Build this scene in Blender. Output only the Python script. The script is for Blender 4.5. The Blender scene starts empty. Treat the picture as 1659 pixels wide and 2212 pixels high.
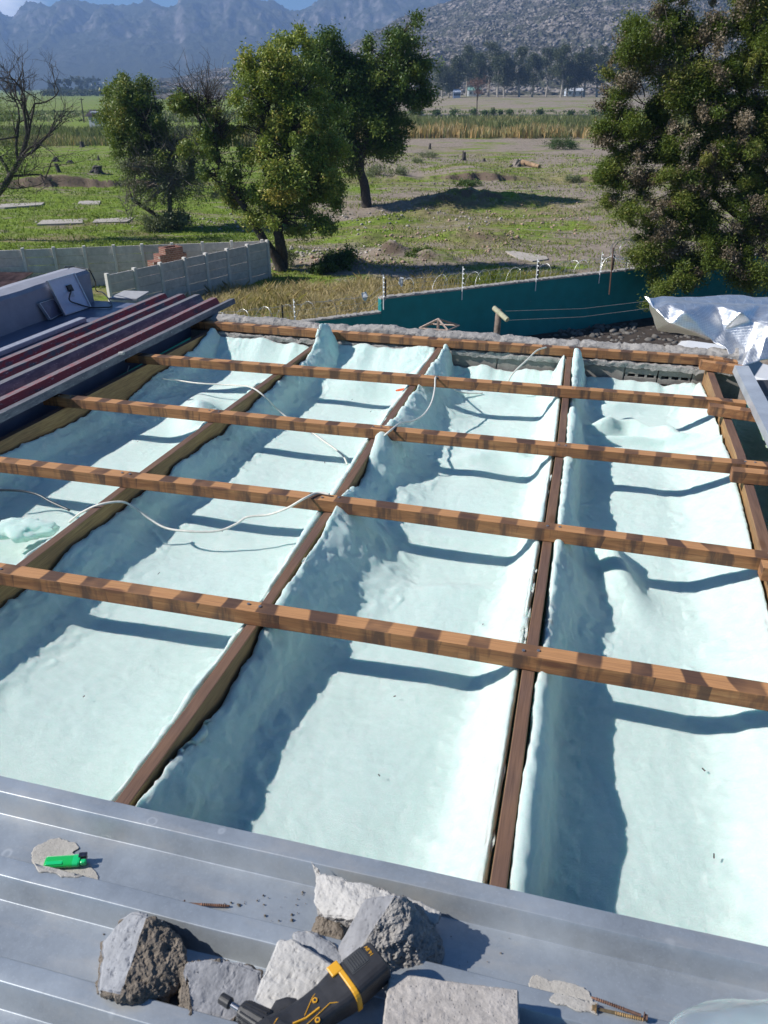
import bpy, bmesh, math, random
import numpy as np
from mathutils import Matrix, Vector, noise
random.seed(7); RNG = np.random.default_rng(7)
sc = bpy.context.scene
R = math.radians

# ------------------------------------------------------------------ camera
F = 1703.0; PITCH = 28.32; CAMZ = 8.0
cam_d = bpy.data.cameras.new('camera'); cam = bpy.data.objects.new('camera', cam_d)
sc.collection.objects.link(cam); sc.camera = cam
cam.location = (0, 0, CAMZ); cam.rotation_euler = (R(90-PITCH), 0, 0)
cam_d.sensor_fit = 'VERTICAL'; cam_d.sensor_height = 36; cam_d.lens = F/2212*36
cam_d.clip_start = 0.05; cam_d.clip_end = 40000
cam_d.dof.use_dof = True; cam_d.dof.focus_distance = 3.2; cam_d.dof.aperture_fstop = 11
sc.render.resolution_x = 768; sc.render.resolution_y = 1024

# ------------------------------------------------------------------ sky + sun
SUN_EL, SUN_AZ = 39.0, 4.0          # shadows fall along +X turned SUN_AZ degrees towards +Y
sdir = Vector((-math.cos(R(SUN_EL))*math.cos(R(SUN_AZ)), -math.cos(R(SUN_EL))*math.sin(R(SUN_AZ)), math.sin(R(SUN_EL))))
w = bpy.data.worlds.new('World'); sc.world = w; w.use_nodes = True
nt = w.node_tree; nt.nodes.clear()
sky = nt.nodes.new('ShaderNodeTexSky'); sky.sky_type = 'NISHITA'; sky.sun_disc = False
sky.sun_elevation = R(SUN_EL); sky.sun_rotation = math.atan2(sdir.x, sdir.y)
sky.air_density = 1.0; sky.dust_density = 0.1; sky.ozone_density = 3.5; sky.altitude = 300
bg = nt.nodes.new('ShaderNodeBackground'); bg.inputs[1].default_value = 0.052
out = nt.nodes.new('ShaderNodeOutputWorld')
tc = nt.nodes.new('ShaderNodeTexCoord')
# a thin low cloud bank over the left end of the range
mp = nt.nodes.new('ShaderNodeMapping'); mp.inputs['Scale'].default_value = (5, 5, 26)
cn = nt.nodes.new('ShaderNodeTexNoise'); cn.inputs['Scale'].default_value = 1.6; cn.inputs['Detail'].default_value = 6
vd = nt.nodes.new('ShaderNodeVectorMath'); vd.operation = 'DISTANCE'
cdir = Vector((-0.41, 1.0, 0.082)).normalized(); vd.inputs[1].default_value = cdir
mr = nt.nodes.new('ShaderNodeMapRange'); mr.inputs[1].default_value = 0.10; mr.inputs[2].default_value = 0.0
cr = nt.nodes.new('ShaderNodeMapRange'); cr.inputs[1].default_value = 0.28; cr.inputs[2].default_value = 0.5
mul = nt.nodes.new('ShaderNodeMath'); mul.operation = 'MULTIPLY'
mx = nt.nodes.new('ShaderNodeMix'); mx.data_type = 'RGBA'
L = nt.links.new
L(tc.outputs['Generated'], mp.inputs[0]); L(mp.outputs[0], cn.inputs[0]); L(tc.outputs['Generated'], vd.inputs[0])
L(vd.outputs['Value'], mr.inputs[0]); L(cn.outputs[0], mul.inputs[0]); L(mr.outputs[0], mul.inputs[1])
L(mul.outputs[0], cr.inputs[0]); L(cr.outputs[0], mx.inputs[0])
tint = nt.nodes.new('ShaderNodeMix'); tint.data_type = 'RGBA'; tint.blend_type = 'MULTIPLY'
tint.inputs[0].default_value = 1.0; tint.inputs[7].default_value = (0.55, 0.95, 1.22, 1)
L(sky.outputs[0], tint.inputs[6])
L(tint.outputs[2], mx.inputs[6]); mx.inputs[7].default_value = (26, 27, 29, 1)
L(mx.outputs[2], bg.inputs[0]); L(bg.outputs[0], out.inputs[0])

sun_d = bpy.data.lights.new('sun', 'SUN'); sun = bpy.data.objects.new('sun', sun_d)
sc.collection.objects.link(sun); sun_d.energy = 5.0; sun_d.angle = R(0.53); sun_d.color = (1.0, 0.965, 0.91)
sun.rotation_euler = sdir.to_track_quat('Z', 'Y').to_euler(); sun.location = (0, 0, 30)
sc.view_settings.view_transform = 'Standard'; sc.view_settings.look = 'None'
sc.view_settings.exposure = 0.51; sc.view_settings.gamma = 1

# ------------------------------------------------------------------ geometry frame of the open roof
U = Vector((.9685, -.24903, -.00014)); V = Vector((.24897, .96829, -.02059)); N = U.cross(V)
H = 1.2                                # the battens' top plane is H below the camera
C0 = Vector((0, 0, CAMZ))
ROOF = Matrix(((U.x, V.x, N.x, -H*N.x), (U.y, V.y, N.y, -H*N.y), (U.z, V.z, N.z, CAMZ-H*N.z), (0, 0, 0, 1)))
WORLD = Matrix.Identity(4)
_c, _s = math.cos(R(PITCH)), math.sin(R(PITCH))
def ray(x, y):
    dx = (x-829.5)/F; dy = -(y-1106)/F
    return Vector((dx, _c+dy*_s, -_s+dy*_c))
def hit(x, y, w=0.0):                  # sight line -> point (u, v, w) of the roof frame
    d = ray(x, y); P = d*((w-H)/d.dot(N)); return Vector((P.dot(U), P.dot(V), w))
def hitv(x, y, v):
    d = ray(x, y); P = d*(v/d.dot(V)); return Vector((P.dot(U), v, P.dot(N)+H))
def gnd(x, y, z=0.0):
    d = ray(x, y); P = d*((z-CAMZ)/d.z); return Vector((P.x, P.y, z))
def at(x, y, Y):
    d = ray(x, y); P = d*(Y/d.y); return Vector((P.x, P.y, P.z+CAMZ))
def RF(u, v, w): return ROOF @ Vector((u, v, w))

# ------------------------------------------------------------------ object helpers
OFF = {}
class MB:
    def __init__(s): s.v = []; s.f = []; s.m = []
    def add(s, vs, fs, mi=0):
        o = len(s.v); s.v += [tuple(p) for p in vs]; s.f += [tuple(i+o for i in f) for f in fs]; s.m += [mi]*len(fs)
    def box(s, a, b, mi=0, M=None):
        x0, y0, z0 = a; x1, y1, z1 = b
        vs = [(x0,y0,z0),(x1,y0,z0),(x1,y1,z0),(x0,y1,z0),(x0,y0,z1),(x1,y0,z1),(x1,y1,z1),(x0,y1,z1)]
        if M is not None: vs = [M @ Vector(p) for p in vs]
        s.add(vs, [(0,3,2,1),(4,5,6,7),(0,1,5,4),(1,2,6,5),(2,3,7,6),(3,0,4,7)], mi)
    def tube(s, pts, rad, n=6, mi=0, cap=True):
        pts = [Vector(p) for p in pts]
        if not hasattr(rad, '__len__'): rad = [rad]*len(pts)
        vs = []; fs = []
        t0 = (pts[1]-pts[0]).normalized(); a = t0.orthogonal().normalized()
        for i, p in enumerate(pts):
            t = (pts[min(i+1, len(pts)-1)]-pts[max(i-1, 0)])
            t = t.normalized() if t.length > 1e-9 else t0
            a = a-t*a.dot(t); a = a.normalized() if a.length > 1e-6 else t.orthogonal().normalized()
            b = t.cross(a)
            for k in range(n):
                th = 2*math.pi*k/n; vs.append(p+(a*math.cos(th)+b*math.sin(th))*rad[i])
        for i in range(len(pts)-1):
            for k in range(n):
                fs.append((i*n+k, i*n+(k+1) % n, (i+1)*n+(k+1) % n, (i+1)*n+k))
        if cap: fs.append(tuple(range(n-1, -1, -1))); fs.append(tuple((len(pts)-1)*n+k for k in range(n)))
        s.add(vs, fs, mi)
    def prism(s, poly, h0, h1, mi=0, M=None):   # polygon in xy between two heights
        n = len(poly); vs = [(p[0], p[1], h0) for p in poly]+[(p[0], p[1], h1) for p in poly]
        if M is not None: vs = [M @ Vector(p) for p in vs]
        s.add(vs, [tuple(range(n-1, -1, -1)), tuple(range(n, 2*n))]+[(i, (i+1) % n, n+(i+1) % n, n+i) for i in range(n)], mi)
    def grid(s, P, mi=0, flip=False):           # P[i][j]
        a = len(P); b = len(P[0]); vs = [q for r_ in P for q in r_]; fs = []
        for i in range(a-1):
            for j in range(b-1):
                q = (i*b+j, (i+1)*b+j, (i+1)*b+j+1, i*b+j+1); fs.append(q[::-1] if flip else q)
        s.add(vs, fs, mi)

def npmesh(name, verts, faces, matidx=None):
    me = bpy.data.meshes.new(name); verts = np.asarray(verts, np.float32); faces = np.asarray(faces, np.int32)
    k = faces.shape[1]
    me.vertices.add(len(verts)); me.vertices.foreach_set('co', verts.ravel())
    me.loops.add(faces.size); me.loops.foreach_set('vertex_index', faces.ravel())
    me.polygons.add(len(faces)); me.polygons.foreach_set('loop_start', np.arange(0, faces.size, k, dtype=np.int32))
    if matidx is not None: me.polygons.foreach_set('material_index', np.asarray(matidx, np.int32))
    me.update(calc_edges=True); me.validate(); return me

def tag(o, label=None, cat=None, group=None, kind=None):
    if label: o['label'] = label
    if cat: o['category'] = cat
    if group: o['group'] = group
    if kind: o['kind'] = kind
    return o

def empty(name, origin, frame=None, **kw):
    frame = WORLD if frame is None else frame
    o = bpy.data.objects.new(name, None); sc.collection.objects.link(o)
    o.matrix_world = frame @ Matrix.Translation(Vector(origin)); OFF[o.name] = Vector(origin)
    o.empty_display_size = 0.1
    return tag(o, **kw)

def obj(name, src, mats, parent=None, frame=None, smooth=False, bevel=0, **kw):
    frame = WORLD if frame is None else frame
    if isinstance(src, MB):
        co = np.array(src.v, dtype=float)
    else:
        co = np.empty(len(src.vertices)*3); src.vertices.foreach_get('co', co); co = co.reshape(-1, 3)
    if parent is not None: off = OFF[parent.name]
    else: off = Vector(((co[:,0].min()+co[:,0].max())/2, (co[:,1].min()+co[:,1].max())/2, co[:,2].min()))
    co = co-np.array(off)
    if isinstance(src, MB):
        me = bpy.data.meshes.new(name); me.from_pydata([tuple(p) for p in co], [], src.f)
        me.polygons.foreach_set('material_index', np.array(src.m, np.int32)); me.update()
    else:
        me = src; me.vertices.foreach_set('co', co.astype(np.float32).ravel()); me.update()
    if not isinstance(mats, (list, tuple)): mats = [mats]
    for m in mats: me.materials.append(m)
    if smooth: me.polygons.foreach_set('use_smooth', np.ones(len(me.polygons), bool))
    o = bpy.data.objects.new(name, me); sc.collection.objects.link(o)
    if parent is not None: o.parent = parent; OFF[o.name] = off
    else: o.matrix_world = frame @ Matrix.Translation(off); OFF[o.name] = off
    if bevel:
        b = o.modifiers.new('bevel', 'BEVEL'); b.width = bevel; b.segments = 2; b.limit_method = 'ANGLE'; b.angle_limit = R(35)
    return tag(o, **kw)

# ------------------------------------------------------------------ material helpers
class NT:
    def __init__(s, name):
        s.mat = bpy.data.materials.new(name); s.mat.use_nodes = True; s.t = s.mat.node_tree
        s.b = s.t.nodes['Principled BSDF']; s.o = s.t.nodes['Material Output']
        s._tc = None
    def n(s, ty, **kw):
        nd = s.t.nodes.new(ty)
        for k, v in kw.items(): setattr(nd, k, v)
        return nd
    def l(s, a, b): s.t.links.new(a, b)
    def co(s, kind='Object', scale=None, rot=None):
        if s._tc is None: s._tc = s.n('ShaderNodeTexCoord')
        o_ = s._tc.outputs[kind]
        if scale is None and rot is None: return o_
        m = s.n('ShaderNodeMapping'); s.l(o_, m.inputs[0])
        if scale is not None: m.inputs['Scale'].default_value = scale
        if rot is not None: m.inputs['Rotation'].default_value = rot
        return m.outputs[0]
    def wpos(s, scale=None):
        g = s.n('ShaderNodeNewGeometry'); o_ = g.outputs['Position']
        if scale is None: return o_
        m = s.n('ShaderNodeMapping'); s.l(o_, m.inputs[0]); m.inputs['Scale'].default_value = scale; return m.outputs[0]
    def noise(s, vec, sc_, det=4, rough=.55, dist=0, out=0):
        n = s.n('ShaderNodeTexNoise'); s.l(vec, n.inputs[0]); n.inputs['Scale'].default_value = sc_
        n.inputs['Detail'].default_value = det; n.inputs['Roughness'].default_value = rough
        n.inputs['Distortion'].default_value = dist; return n.outputs[out]
    def vor(s, vec, sc_, feat='F1', out='Distance', rnd=1):
        n = s.n('ShaderNodeTexVoronoi', feature=feat); s.l(vec, n.inputs['Vector']); n.inputs['Scale'].default_value = sc_
        n.inputs['Randomness'].default_value = rnd; return n.outputs[out]
    def ramp(s, fac, stops, interp='LINEAR'):
        r = s.n('ShaderNodeValToRGB'); s.l(fac, r.inputs[0]); e = r.color_ramp.elements; r.color_ramp.interpolation = interp
        while len(e) < len(stops): e.new(0.5)
        for i, (p, c) in enumerate(stops):
            e[i].position = p; c = (c, c, c) if not hasattr(c, '__len__') else c; e[i].color = (*c[:3], 1)
        return r.outputs[0]
    def mr(s, v, a, b, c=0., d=1., smooth=False):
        m = s.n('ShaderNodeMapRange'); s.l(v, m.inputs[0])
        if smooth: m.interpolation_type = 'SMOOTHSTEP'
        for i, q in enumerate((a, b, c, d)): m.inputs[i+1].default_value = q
        return m.outputs[0]
    def math(s, op, a, b=None):
        m = s.n('ShaderNodeMath', operation=op)
        for i, q in enumerate((a, b)):
            if q is None: continue
            if isinstance(q, (int, float)): m.inputs[i].default_value = q
            else: s.l(q, m.inputs[i])
        return m.outputs[0]
    def mix(s, fac, a, b, mode='MIX'):
        m = s.n('ShaderNodeMix', data_type='RGBA', blend_type=mode)
        if isinstance(fac, (int, float)): m.inputs[0].default_value = fac
        else: s.l(fac, m.inputs[0])
        for i, q in ((6, a), (7, b)):
            if hasattr(q, '__len__'): m.inputs[i].default_value = (*q[:3], 1)
            else: s.l(q, m.inputs[i])
        return m.outputs[2]
    def sep(s, vec):
        x = s.n('ShaderNodeSeparateXYZ'); s.l(vec, x.inputs[0]); return x.outputs
    def col(s, c):
        if hasattr(c, '__len__'): s.b.inputs['Base Color'].default_value = (*c[:3], 1)
        else: s.l(c, s.b.inputs['Base Color'])
    def rough(s, v):
        if isinstance(v, (int, float)): s.b.inputs['Roughness'].default_value = v
        else: s.l(v, s.b.inputs['Roughness'])
    def bump(s, h, strength=.5, dist=.01):
        b = s.n('ShaderNodeBump'); b.inputs['Strength'].default_value = strength; b.inputs['Distance'].default_value = dist
        s.l(h, b.inputs['Height']); s.l(b.outputs[0], s.b.inputs['Normal'])
    def attr(s, name, out='Fac'):
        a = s.n('ShaderNodeAttribute', attribute_name=name); return a.outputs[out]

def simple(name, c, rough=.6, metal=0, var=.15, scale=40, bump=.2, bd=.002, spec=None):
    m = NT(name); v = m.co(); n_ = m.noise(v, scale, 5)
    dark = tuple(q*(1-var) for q in c); lite = tuple(min(1, q*(1+var)) for q in c)
    m.col(m.ramp(n_, [(.3, dark), (.7, lite)])); m.rough(rough); m.b.inputs['Metallic'].default_value = metal
    if spec is not None: m.b.inputs['Specular IOR Level'].default_value = spec
    if bump: m.bump(n_, bump, bd)
    return m.mat

def batten_wood(name, axis=0, top=True):
    m = NT(name); v = m.co()
    s3 = [14, 14, 14]; s3[axis] = 1.2
    st = m.noise(m.co(scale=tuple(s3)), 5, 6, .65, .6)
    grain = m.noise(m.co(scale=tuple(q*5 if q > 2 else q for q in s3)), 6, 3, .6, .3)
    base = m.ramp(st, [(.25, (.16, .062, .024)), (.5, (.34, .150, .055)), (.75, (.52, .27, .11))])
    x = m.sep(v)[axis]
    # rib-wide stains left by the old sheeting: pale where ribs stood, dark where the sheet lay
    wob = m.math('MULTIPLY', m.noise(v, 2.5, 2), .22)
    ph = m.math('FRACT', m.math('MULTIPLY', m.math('ADD', x, wob), 1/.135))
    band = m.mr(ph, .46, .50); band2 = m.mr(ph, .90, .95, 1, 0); band = m.math('MULTIPLY', band, band2)
    brk = m.mr(m.noise(v, 5.5, 3), .32, .55, .5, 1)
    band = m.math('MULTIPLY', band, brk)
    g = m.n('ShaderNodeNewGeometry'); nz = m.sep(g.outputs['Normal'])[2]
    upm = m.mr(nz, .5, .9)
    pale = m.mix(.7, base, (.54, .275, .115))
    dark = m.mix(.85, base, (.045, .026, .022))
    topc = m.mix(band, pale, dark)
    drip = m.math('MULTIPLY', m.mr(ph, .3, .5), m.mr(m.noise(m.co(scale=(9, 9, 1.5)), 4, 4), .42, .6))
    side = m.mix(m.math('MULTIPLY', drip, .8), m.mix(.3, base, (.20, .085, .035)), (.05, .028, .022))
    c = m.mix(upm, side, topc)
    kn = m.vor(m.co(scale=tuple(2.2 if i == axis else 9 for i in range(3))), 1.4)
    c = m.mix(m.mr(kn, .08, .16, .8, 0), c, (.11, .04, .02))
    c = m.mix(m.mr(grain, .35, .6, .35, 0), c, (.06, .03, .02))
    m.col(c); m.rough(.75); m.bump(m.math('ADD', grain, m.math('MULTIPLY', st, .5)), .35, .002)
    return m.mat

def rafter_wood(name, warm=0.):
    m = NT(name); v = m.co()
    st = m.noise(m.co(scale=(22, 1.3, 22)), 5, 6, .65, .5)
    grain = m.noise(m.co(scale=(90, 2.2, 90)), 4, 3, .6)
    g = m.n('ShaderNodeNewGeometry'); nz = m.sep(g.outputs['Normal'])[2]
    top = m.ramp(st, [(.25, (.085, .045, .034)), (.75, (.17, .10, .075))])
    side = m.ramp(st, [(.25, (.22, .12, .05)), (.5, (.36, .21, .085)), (.8, (.48, .30, .14))])
    c = m.mix(m.mr(nz, .4, .8), side, top)
    # towards the far end the top is cleaner and browner
    y = m.sep(v)[1]
    big = m.mr(m.noise(v, 2.5, 4), .42, .6)
    c = m.mix(m.math('MULTIPLY', big, .55), c, (.20, .105, .055))
    c = m.mix(m.mr(grain, .35, .55, .4, 0), c, (.05, .03, .022))
    kn = m.vor(m.co(scale=(7, 2.2, 7)), 1.3)
    c = m.mix(m.mr(kn, .06, .13, .8, 0), c, (.11, .05, .02))
    m.col(c); m.rough(.8); m.bump(grain, .3, .002); return m.mat

def insulation_mat(name, c=(.66, .965, .835), sh=1.):
    m = NT(name); v = m.co()
    fib = m.noise(m.co(scale=(1, 2.4, 1.6)), 150, 3, .75, 1.5)
    wide = m.noise(m.co(scale=(1.2, 2.2, 1)), 11, 6, .68, .3)
    fur = m.noise(m.co(scale=(3, 1, 2)), 420, 2, .8)
    base = m.ramp(wide, [(.25, tuple(q*.93 for q in c)), (.75, tuple(min(1, q*1.05) for q in c))])
    base = m.mix(m.mr(fib, .38, .62, 0., .6), base, (.84, .98, .93))
    base = m.mix(m.mr(fur, .34, .5, .4, 0), base, tuple(q*.74 for q in c))
    blot = m.noise(m.co(scale=(1, 1.6, 1)), 45, 4, .7, .8); base = m.mix(m.mr(blot, .38, .62, .30, 0), base, tuple(q*.84 for q in c))
    m.col(base); m.rough(1.0); m.b.inputs['Specular IOR Level'].default_value = .1
    m.b.inputs['Subsurface Weight'].default_value = .6*sh; m.b.inputs['Subsurface Radius'].default_value = (.6, 1.0, .95)
    m.b.inputs['Subsurface Scale'].default_value = .028
    m.b.inputs['Sheen Weight'].default_value = .35; m.b.inputs['Sheen Roughness'].default_value = .6
    h = m.math('ADD', m.math('MULTIPLY', wide, .16), m.math('ADD', m.math('MULTIPLY', fib, .32), m.math('MULTIPLY', fur, .22)))
    m.bump(h, 1.0, .014); return m.mat

def galv(name, c=(.365, .395, .42), metal=.5, rough=.33, spots=True):
    m = NT(name); v = m.co()
    sp = m.vor(v, 160, out='Color'); spv = m.sep(sp)[0]
    n1 = m.noise(v, 6, 5, .6); n2 = m.noise(m.co(scale=(1, 1, 1)), 320, 2)
    base = m.mix(m.mr(n1, .3, .7), tuple(q*.80 for q in c), tuple(q*1.18 for q in c))
    base = m.mix(m.mr(spv, 0, 1, 0, .2), base, tuple(q*1.35 for q in c))
    base = m.mix(m.mr(n2, .62, .74, 0, .35), base, (.60, .64, .68))
    if spots:   # dried drip rings and dusty streaks
        vv = m.co(scale=(1, 1, .2)); d = m.n('ShaderNodeVectorMath', operation='ADD')
        nn = m.noise(v, 20, 2, out=1); sc2 = m.n('ShaderNodeVectorMath', operation='SCALE'); m.l(nn, sc2.inputs[0]); sc2.inputs['Scale'].default_value = .02
        m.l(vv, d.inputs[0]); m.l(sc2.outputs[0], d.inputs[1])
        r_ = m.vor(d.outputs[0], 9.5)
        ring = m.math('MULTIPLY', m.mr(r_, .055, .075), m.mr(r_, .08, .11, 1, 0))
        base = m.mix(m.math('MULTIPLY', ring, .45), base, (.70, .72, .72))
        dust = m.math('MULTIPLY', m.mr(m.noise(m.co(scale=(1, 3, 1)), 4, 6, .7), .50, .72), .6)
        base = m.mix(dust, base, (.55, .52, .47))
        rust = m.mr(m.noise(m.co(scale=(2, 6, 1)), 3.3, 6, .75), .70, .78)
        base = m.mix(m.math('MULTIPLY', rust, .7), base, (.42, .24, .14))
    m.col(base); m.b.inputs['Metallic'].default_value = metal
    m.rough(m.mr(n1, .2, .8, rough-.08, rough+.14)); m.bump(m.math('ADD', m.math('MULTIPLY', n1, 2), m.math('MULTIPLY', n2, .1)), .18, .004)
    return m.mat

def concrete(name, c, scale=40, var=.3, bump=.6, bd=.004, pits=True, warm=None):
    m = NT(name); v = m.co(); n1 = m.noise(v, scale, 7, .7); n2 = m.noise(v, scale*.16, 4)
    a = tuple(q*(1-var) for q in c); b = tuple(min(1, q*(1+var)) for q in c)
    base = m.ramp(n1, [(.28, a), (.72, b)])
    base = m.mix(m.mr(n2, .4, .65, 0, .45), base, warm or tuple(q*.7 for q in c))
    h = n1
    if pits:
        p_ = m.vor(v, scale*1.7); pm = m.mr(p_, .05, .22)
        base = m.mix(m.mr(p_, .05, .2, .6, 0), base, tuple(q*.4 for q in c)); h = m.math('ADD', n1, m.math('MULTIPLY', pm, .4))
    m.col(base); m.rough(.9); m.bump(h, bump, bd); return m.mat

def leaf_mat(name, stops, trans=.35):
    m = NT(name); a = m.attr('tone'); c = m.ramp(a, stops)
    m.col(c); m.rough(.5); m.b.inputs['Specular IOR Level'].default_value = .35
    tr = m.n('ShaderNodeBsdfTranslucent'); m.l(m.mix(.5, c, (.25, .32, .03)), tr.inputs[0])
    ms = m.n('ShaderNodeMixShader'); ms.inputs[0].default_value = trans
    m.l(m.b.outputs[0], ms.inputs[1]); m.l(tr.outputs[0], ms.inputs[2]); m.l(ms.outputs[0], m.o.inputs[0]); return m.mat

def bark_mat(name, c):
    return simple(name, c, .9, 0, .5, 9, .8, .02)

M = {}
M['batten'] = batten_wood('stained_batten_wood'); M['rafter'] = rafter_wood('rafter_wood')
M['rafter_side'] = M['rafter']
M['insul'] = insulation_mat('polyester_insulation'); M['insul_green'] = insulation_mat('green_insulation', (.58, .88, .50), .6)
M['galv'] = galv('galvanised_sheet'); M['galv2'] = galv('galvanised_edge', (.5, .53, .56), .5, .4, False)
M['mortar'] = concrete('rough_mortar', (.34, .32, .30), 34, .3, 1.0, .012)
M['mortar_brown'] = concrete('brown_mortar', (.20, .165, .13), 45, .4, 1.0, .01)
M['plaster'] = concrete('grey_plaster', (.29, .295, .31), 60, .16, .35, .002)
M['plaster_dark'] = concrete('dark_plaster', (.25, .25, .262), 50, .2, .3, .002)
M['plaster_white'] = concrete('whitened_plaster', (.42, .405, .385), 40, .22, .6, .003)
M['brick_grey'] = concrete('concrete_brick', (.40, .365, .335), 90, .28, .7, .003)
M['block'] = concrete('concrete_block', (.27, .25, .225), 30, .25, .5, .004)
M['ceiling'] = simple('ceiling_board', (.3, .27, .22)); M['dark'] = simple('dark_cavity', (.03, .028, .026))
M['nail'] = simple('zinc_nail', (.35, .36, .38), .4, .8)
M['white_cable'] = simple('dusty_white_cable', (.62, .60, .54), .5, 0, .12, 60, .1)
M['black_cable'] = simple('black_cable', (.02, .02, .022), .45)
M['grey_cable'] = simple('dark_grey_cable', (.06, .07, .08), .4)
M['steel_rust'] = simple('rusty_steel', (.18, .10, .07), .7, .5, .5, 60)
M['post_white'] = simple('white_electric_post', (.75, .75, .74), .5); M['black_iron'] = simple('black_iron', (.015, .014, .014), .7)
M['wire'] = simple('galvanised_wire', (.45, .46, .48), .4, .8, .1)

# ------------------------------------------------------------------ numpy noise
_P = np.random.default_rng(3).permutation(256).astype(np.int64); _P = np.concatenate([_P, _P])
_G = np.random.default_rng(4).normal(size=(256, 3)); _G /= np.linalg.norm(_G, axis=1)[:, None]
def gnoise(p):
    p = np.asarray(p, float); i = np.floor(p).astype(np.int64); f_ = p-i; i &= 255
    u_ = f_*f_*f_*(f_*(f_*6-15)+10); res = 0
    for dx in (0, 1):
        for dy in (0, 1):
            for dz in (0, 1):
                h = _P[_P[_P[(i[..., 0]+dx) & 255]+((i[..., 1]+dy) & 255)]+((i[..., 2]+dz) & 255)]
                d = f_-np.array([dx, dy, dz]); g_ = (_G[h]*d).sum(-1)
                wx = u_[..., 0] if dx else 1-u_[..., 0]; wy = u_[..., 1] if dy else 1-u_[..., 1]; wz = u_[..., 2] if dz else 1-u_[..., 2]
                res = res+wx*wy*wz*g_
    return res*1.6
def fbm(p, scale=1, octv=4, rough=.5, ridge=False):
    p = np.asarray(p, float)*scale; a = 1; t = 0; s = 0
    for o in range(octv):
        n_ = gnoise(p+o*17.3); n_ = (1-2*np.abs(n_)) if ridge else n_
        t = t+a*n_; s += a; a *= rough; p = p*2.03
    return t/s
def gridfaces(a, b):
    i = np.arange(a-1)[:, None]*b+np.arange(b-1)[None, :]; i = i.ravel()
    return np.stack([i, i+b, i+b+1, i+1], 1)

# ================================================================== THE OPEN ROOF
def lin(tbl, x): return np.interp(x, [t[0] for t in tbl], [t[1] for t in tbl])
RT = -.046
raf_px = {'A': [(450,712),(0,945)], 'B': [(680,740),(500,873),(300,1020),(40,1215)],
          'C': [(945,750),(800,950),(700,1105),(530,1350),(400,1530),(245,1735)],
          'D': [(1224,770),(1205,950),(1173,1165),(1130,1440),(1057,1915)], 'E': [(1525,795),(1590,980),(1659,1240)]}
raf = {}
for k, pts in raf_px.items():
    q = sorted([(hit(x, y, RT).y, hit(x, y, RT).x) for x, y in pts])
    s0 = (q[1][1]-q[0][1])/(q[1][0]-q[0][0]); q = [(-.4, q[0][1]+max(-.03, min(.03, s0))*(-.4-q[0][0]))]+q+[(4.56, q[-1][1])]
    raf[k] = q
def ru(k, v): return lin(raf[k], v)
RW = .031
def sweep_beam(mb, pts, w, h, axis='u', jit=.0012):
    # pts: list of (u, v) of one top edge; section w across, h down
    vs = []; n = len(pts)
    for i, (u, v) in enumerate(pts):
        j = [random.uniform(-jit, jit) for _ in range(4)]
        if axis == 'u': sec = [(u, v+j[0], j[1]), (u, v-w+j[2], j[3]), (u, v-w+j[2], -h+j[1]), (u, v+j[0], -h+j[3])]
        else: sec = [(u+j[0], v, j[1]), (u+w+j[2], v, j[3]), (u+w+j[2], v, -h+j[1]), (u+j[0], v, -h+j[3])]
        vs += sec
    fs = []
    for i in range(n-1):
        for k in range(4): fs.append((i*4+k, i*4+(k+1) % 4, (i+1)*4+(k+1) % 4, (i+1)*4+k))
    fs += [(3, 2, 1, 0), tuple((n-1)*4+k for k in range(4))]
    if axis == 'u': fs = [f[::-1] for f in fs]
    mb.add(vs, fs)
def densify(pts, step, key=0):
    o_ = []
    for a, b in zip(pts[:-1], pts[1:]):
        n = max(1, int(math.hypot(b[0]-a[0], b[1]-a[1])/step))
        for i in range(n): o_.append((a[0]+(b[0]-a[0])*i/n, a[1]+(b[1]-a[1])*i/n))
    return o_+[pts[-1]]

raf_lab = {'A': 'long brown roof rafter at the left end, beside the red and grey stacked sheets',
           'B': 'second roof rafter from the left, its warm yellow side showing',
           'C': 'middle roof rafter, slightly bent, running down to the sheet left of the rubble',
           'D': 'roof rafter right of the middle one, weathered purple brown on top',
           'E': 'rightmost roof rafter, beside the deep bay of green insulation'}
for k in 'ABCDE':
    pts = densify([(u, v) for v, u in raf[k]], .25)
    mb = MB(); sweep_beam(mb, pts, RW if k != 'E' else .036, .152, 'v')
    mb.v = [(x, y, z+RT-.001) for x, y, z in mb.v]
    obj('rafter', mb, M['rafter'], frame=ROOF, bevel=.0025, label=raf_lab[k], cat='rafter', group='rafters of the open roof')

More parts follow.
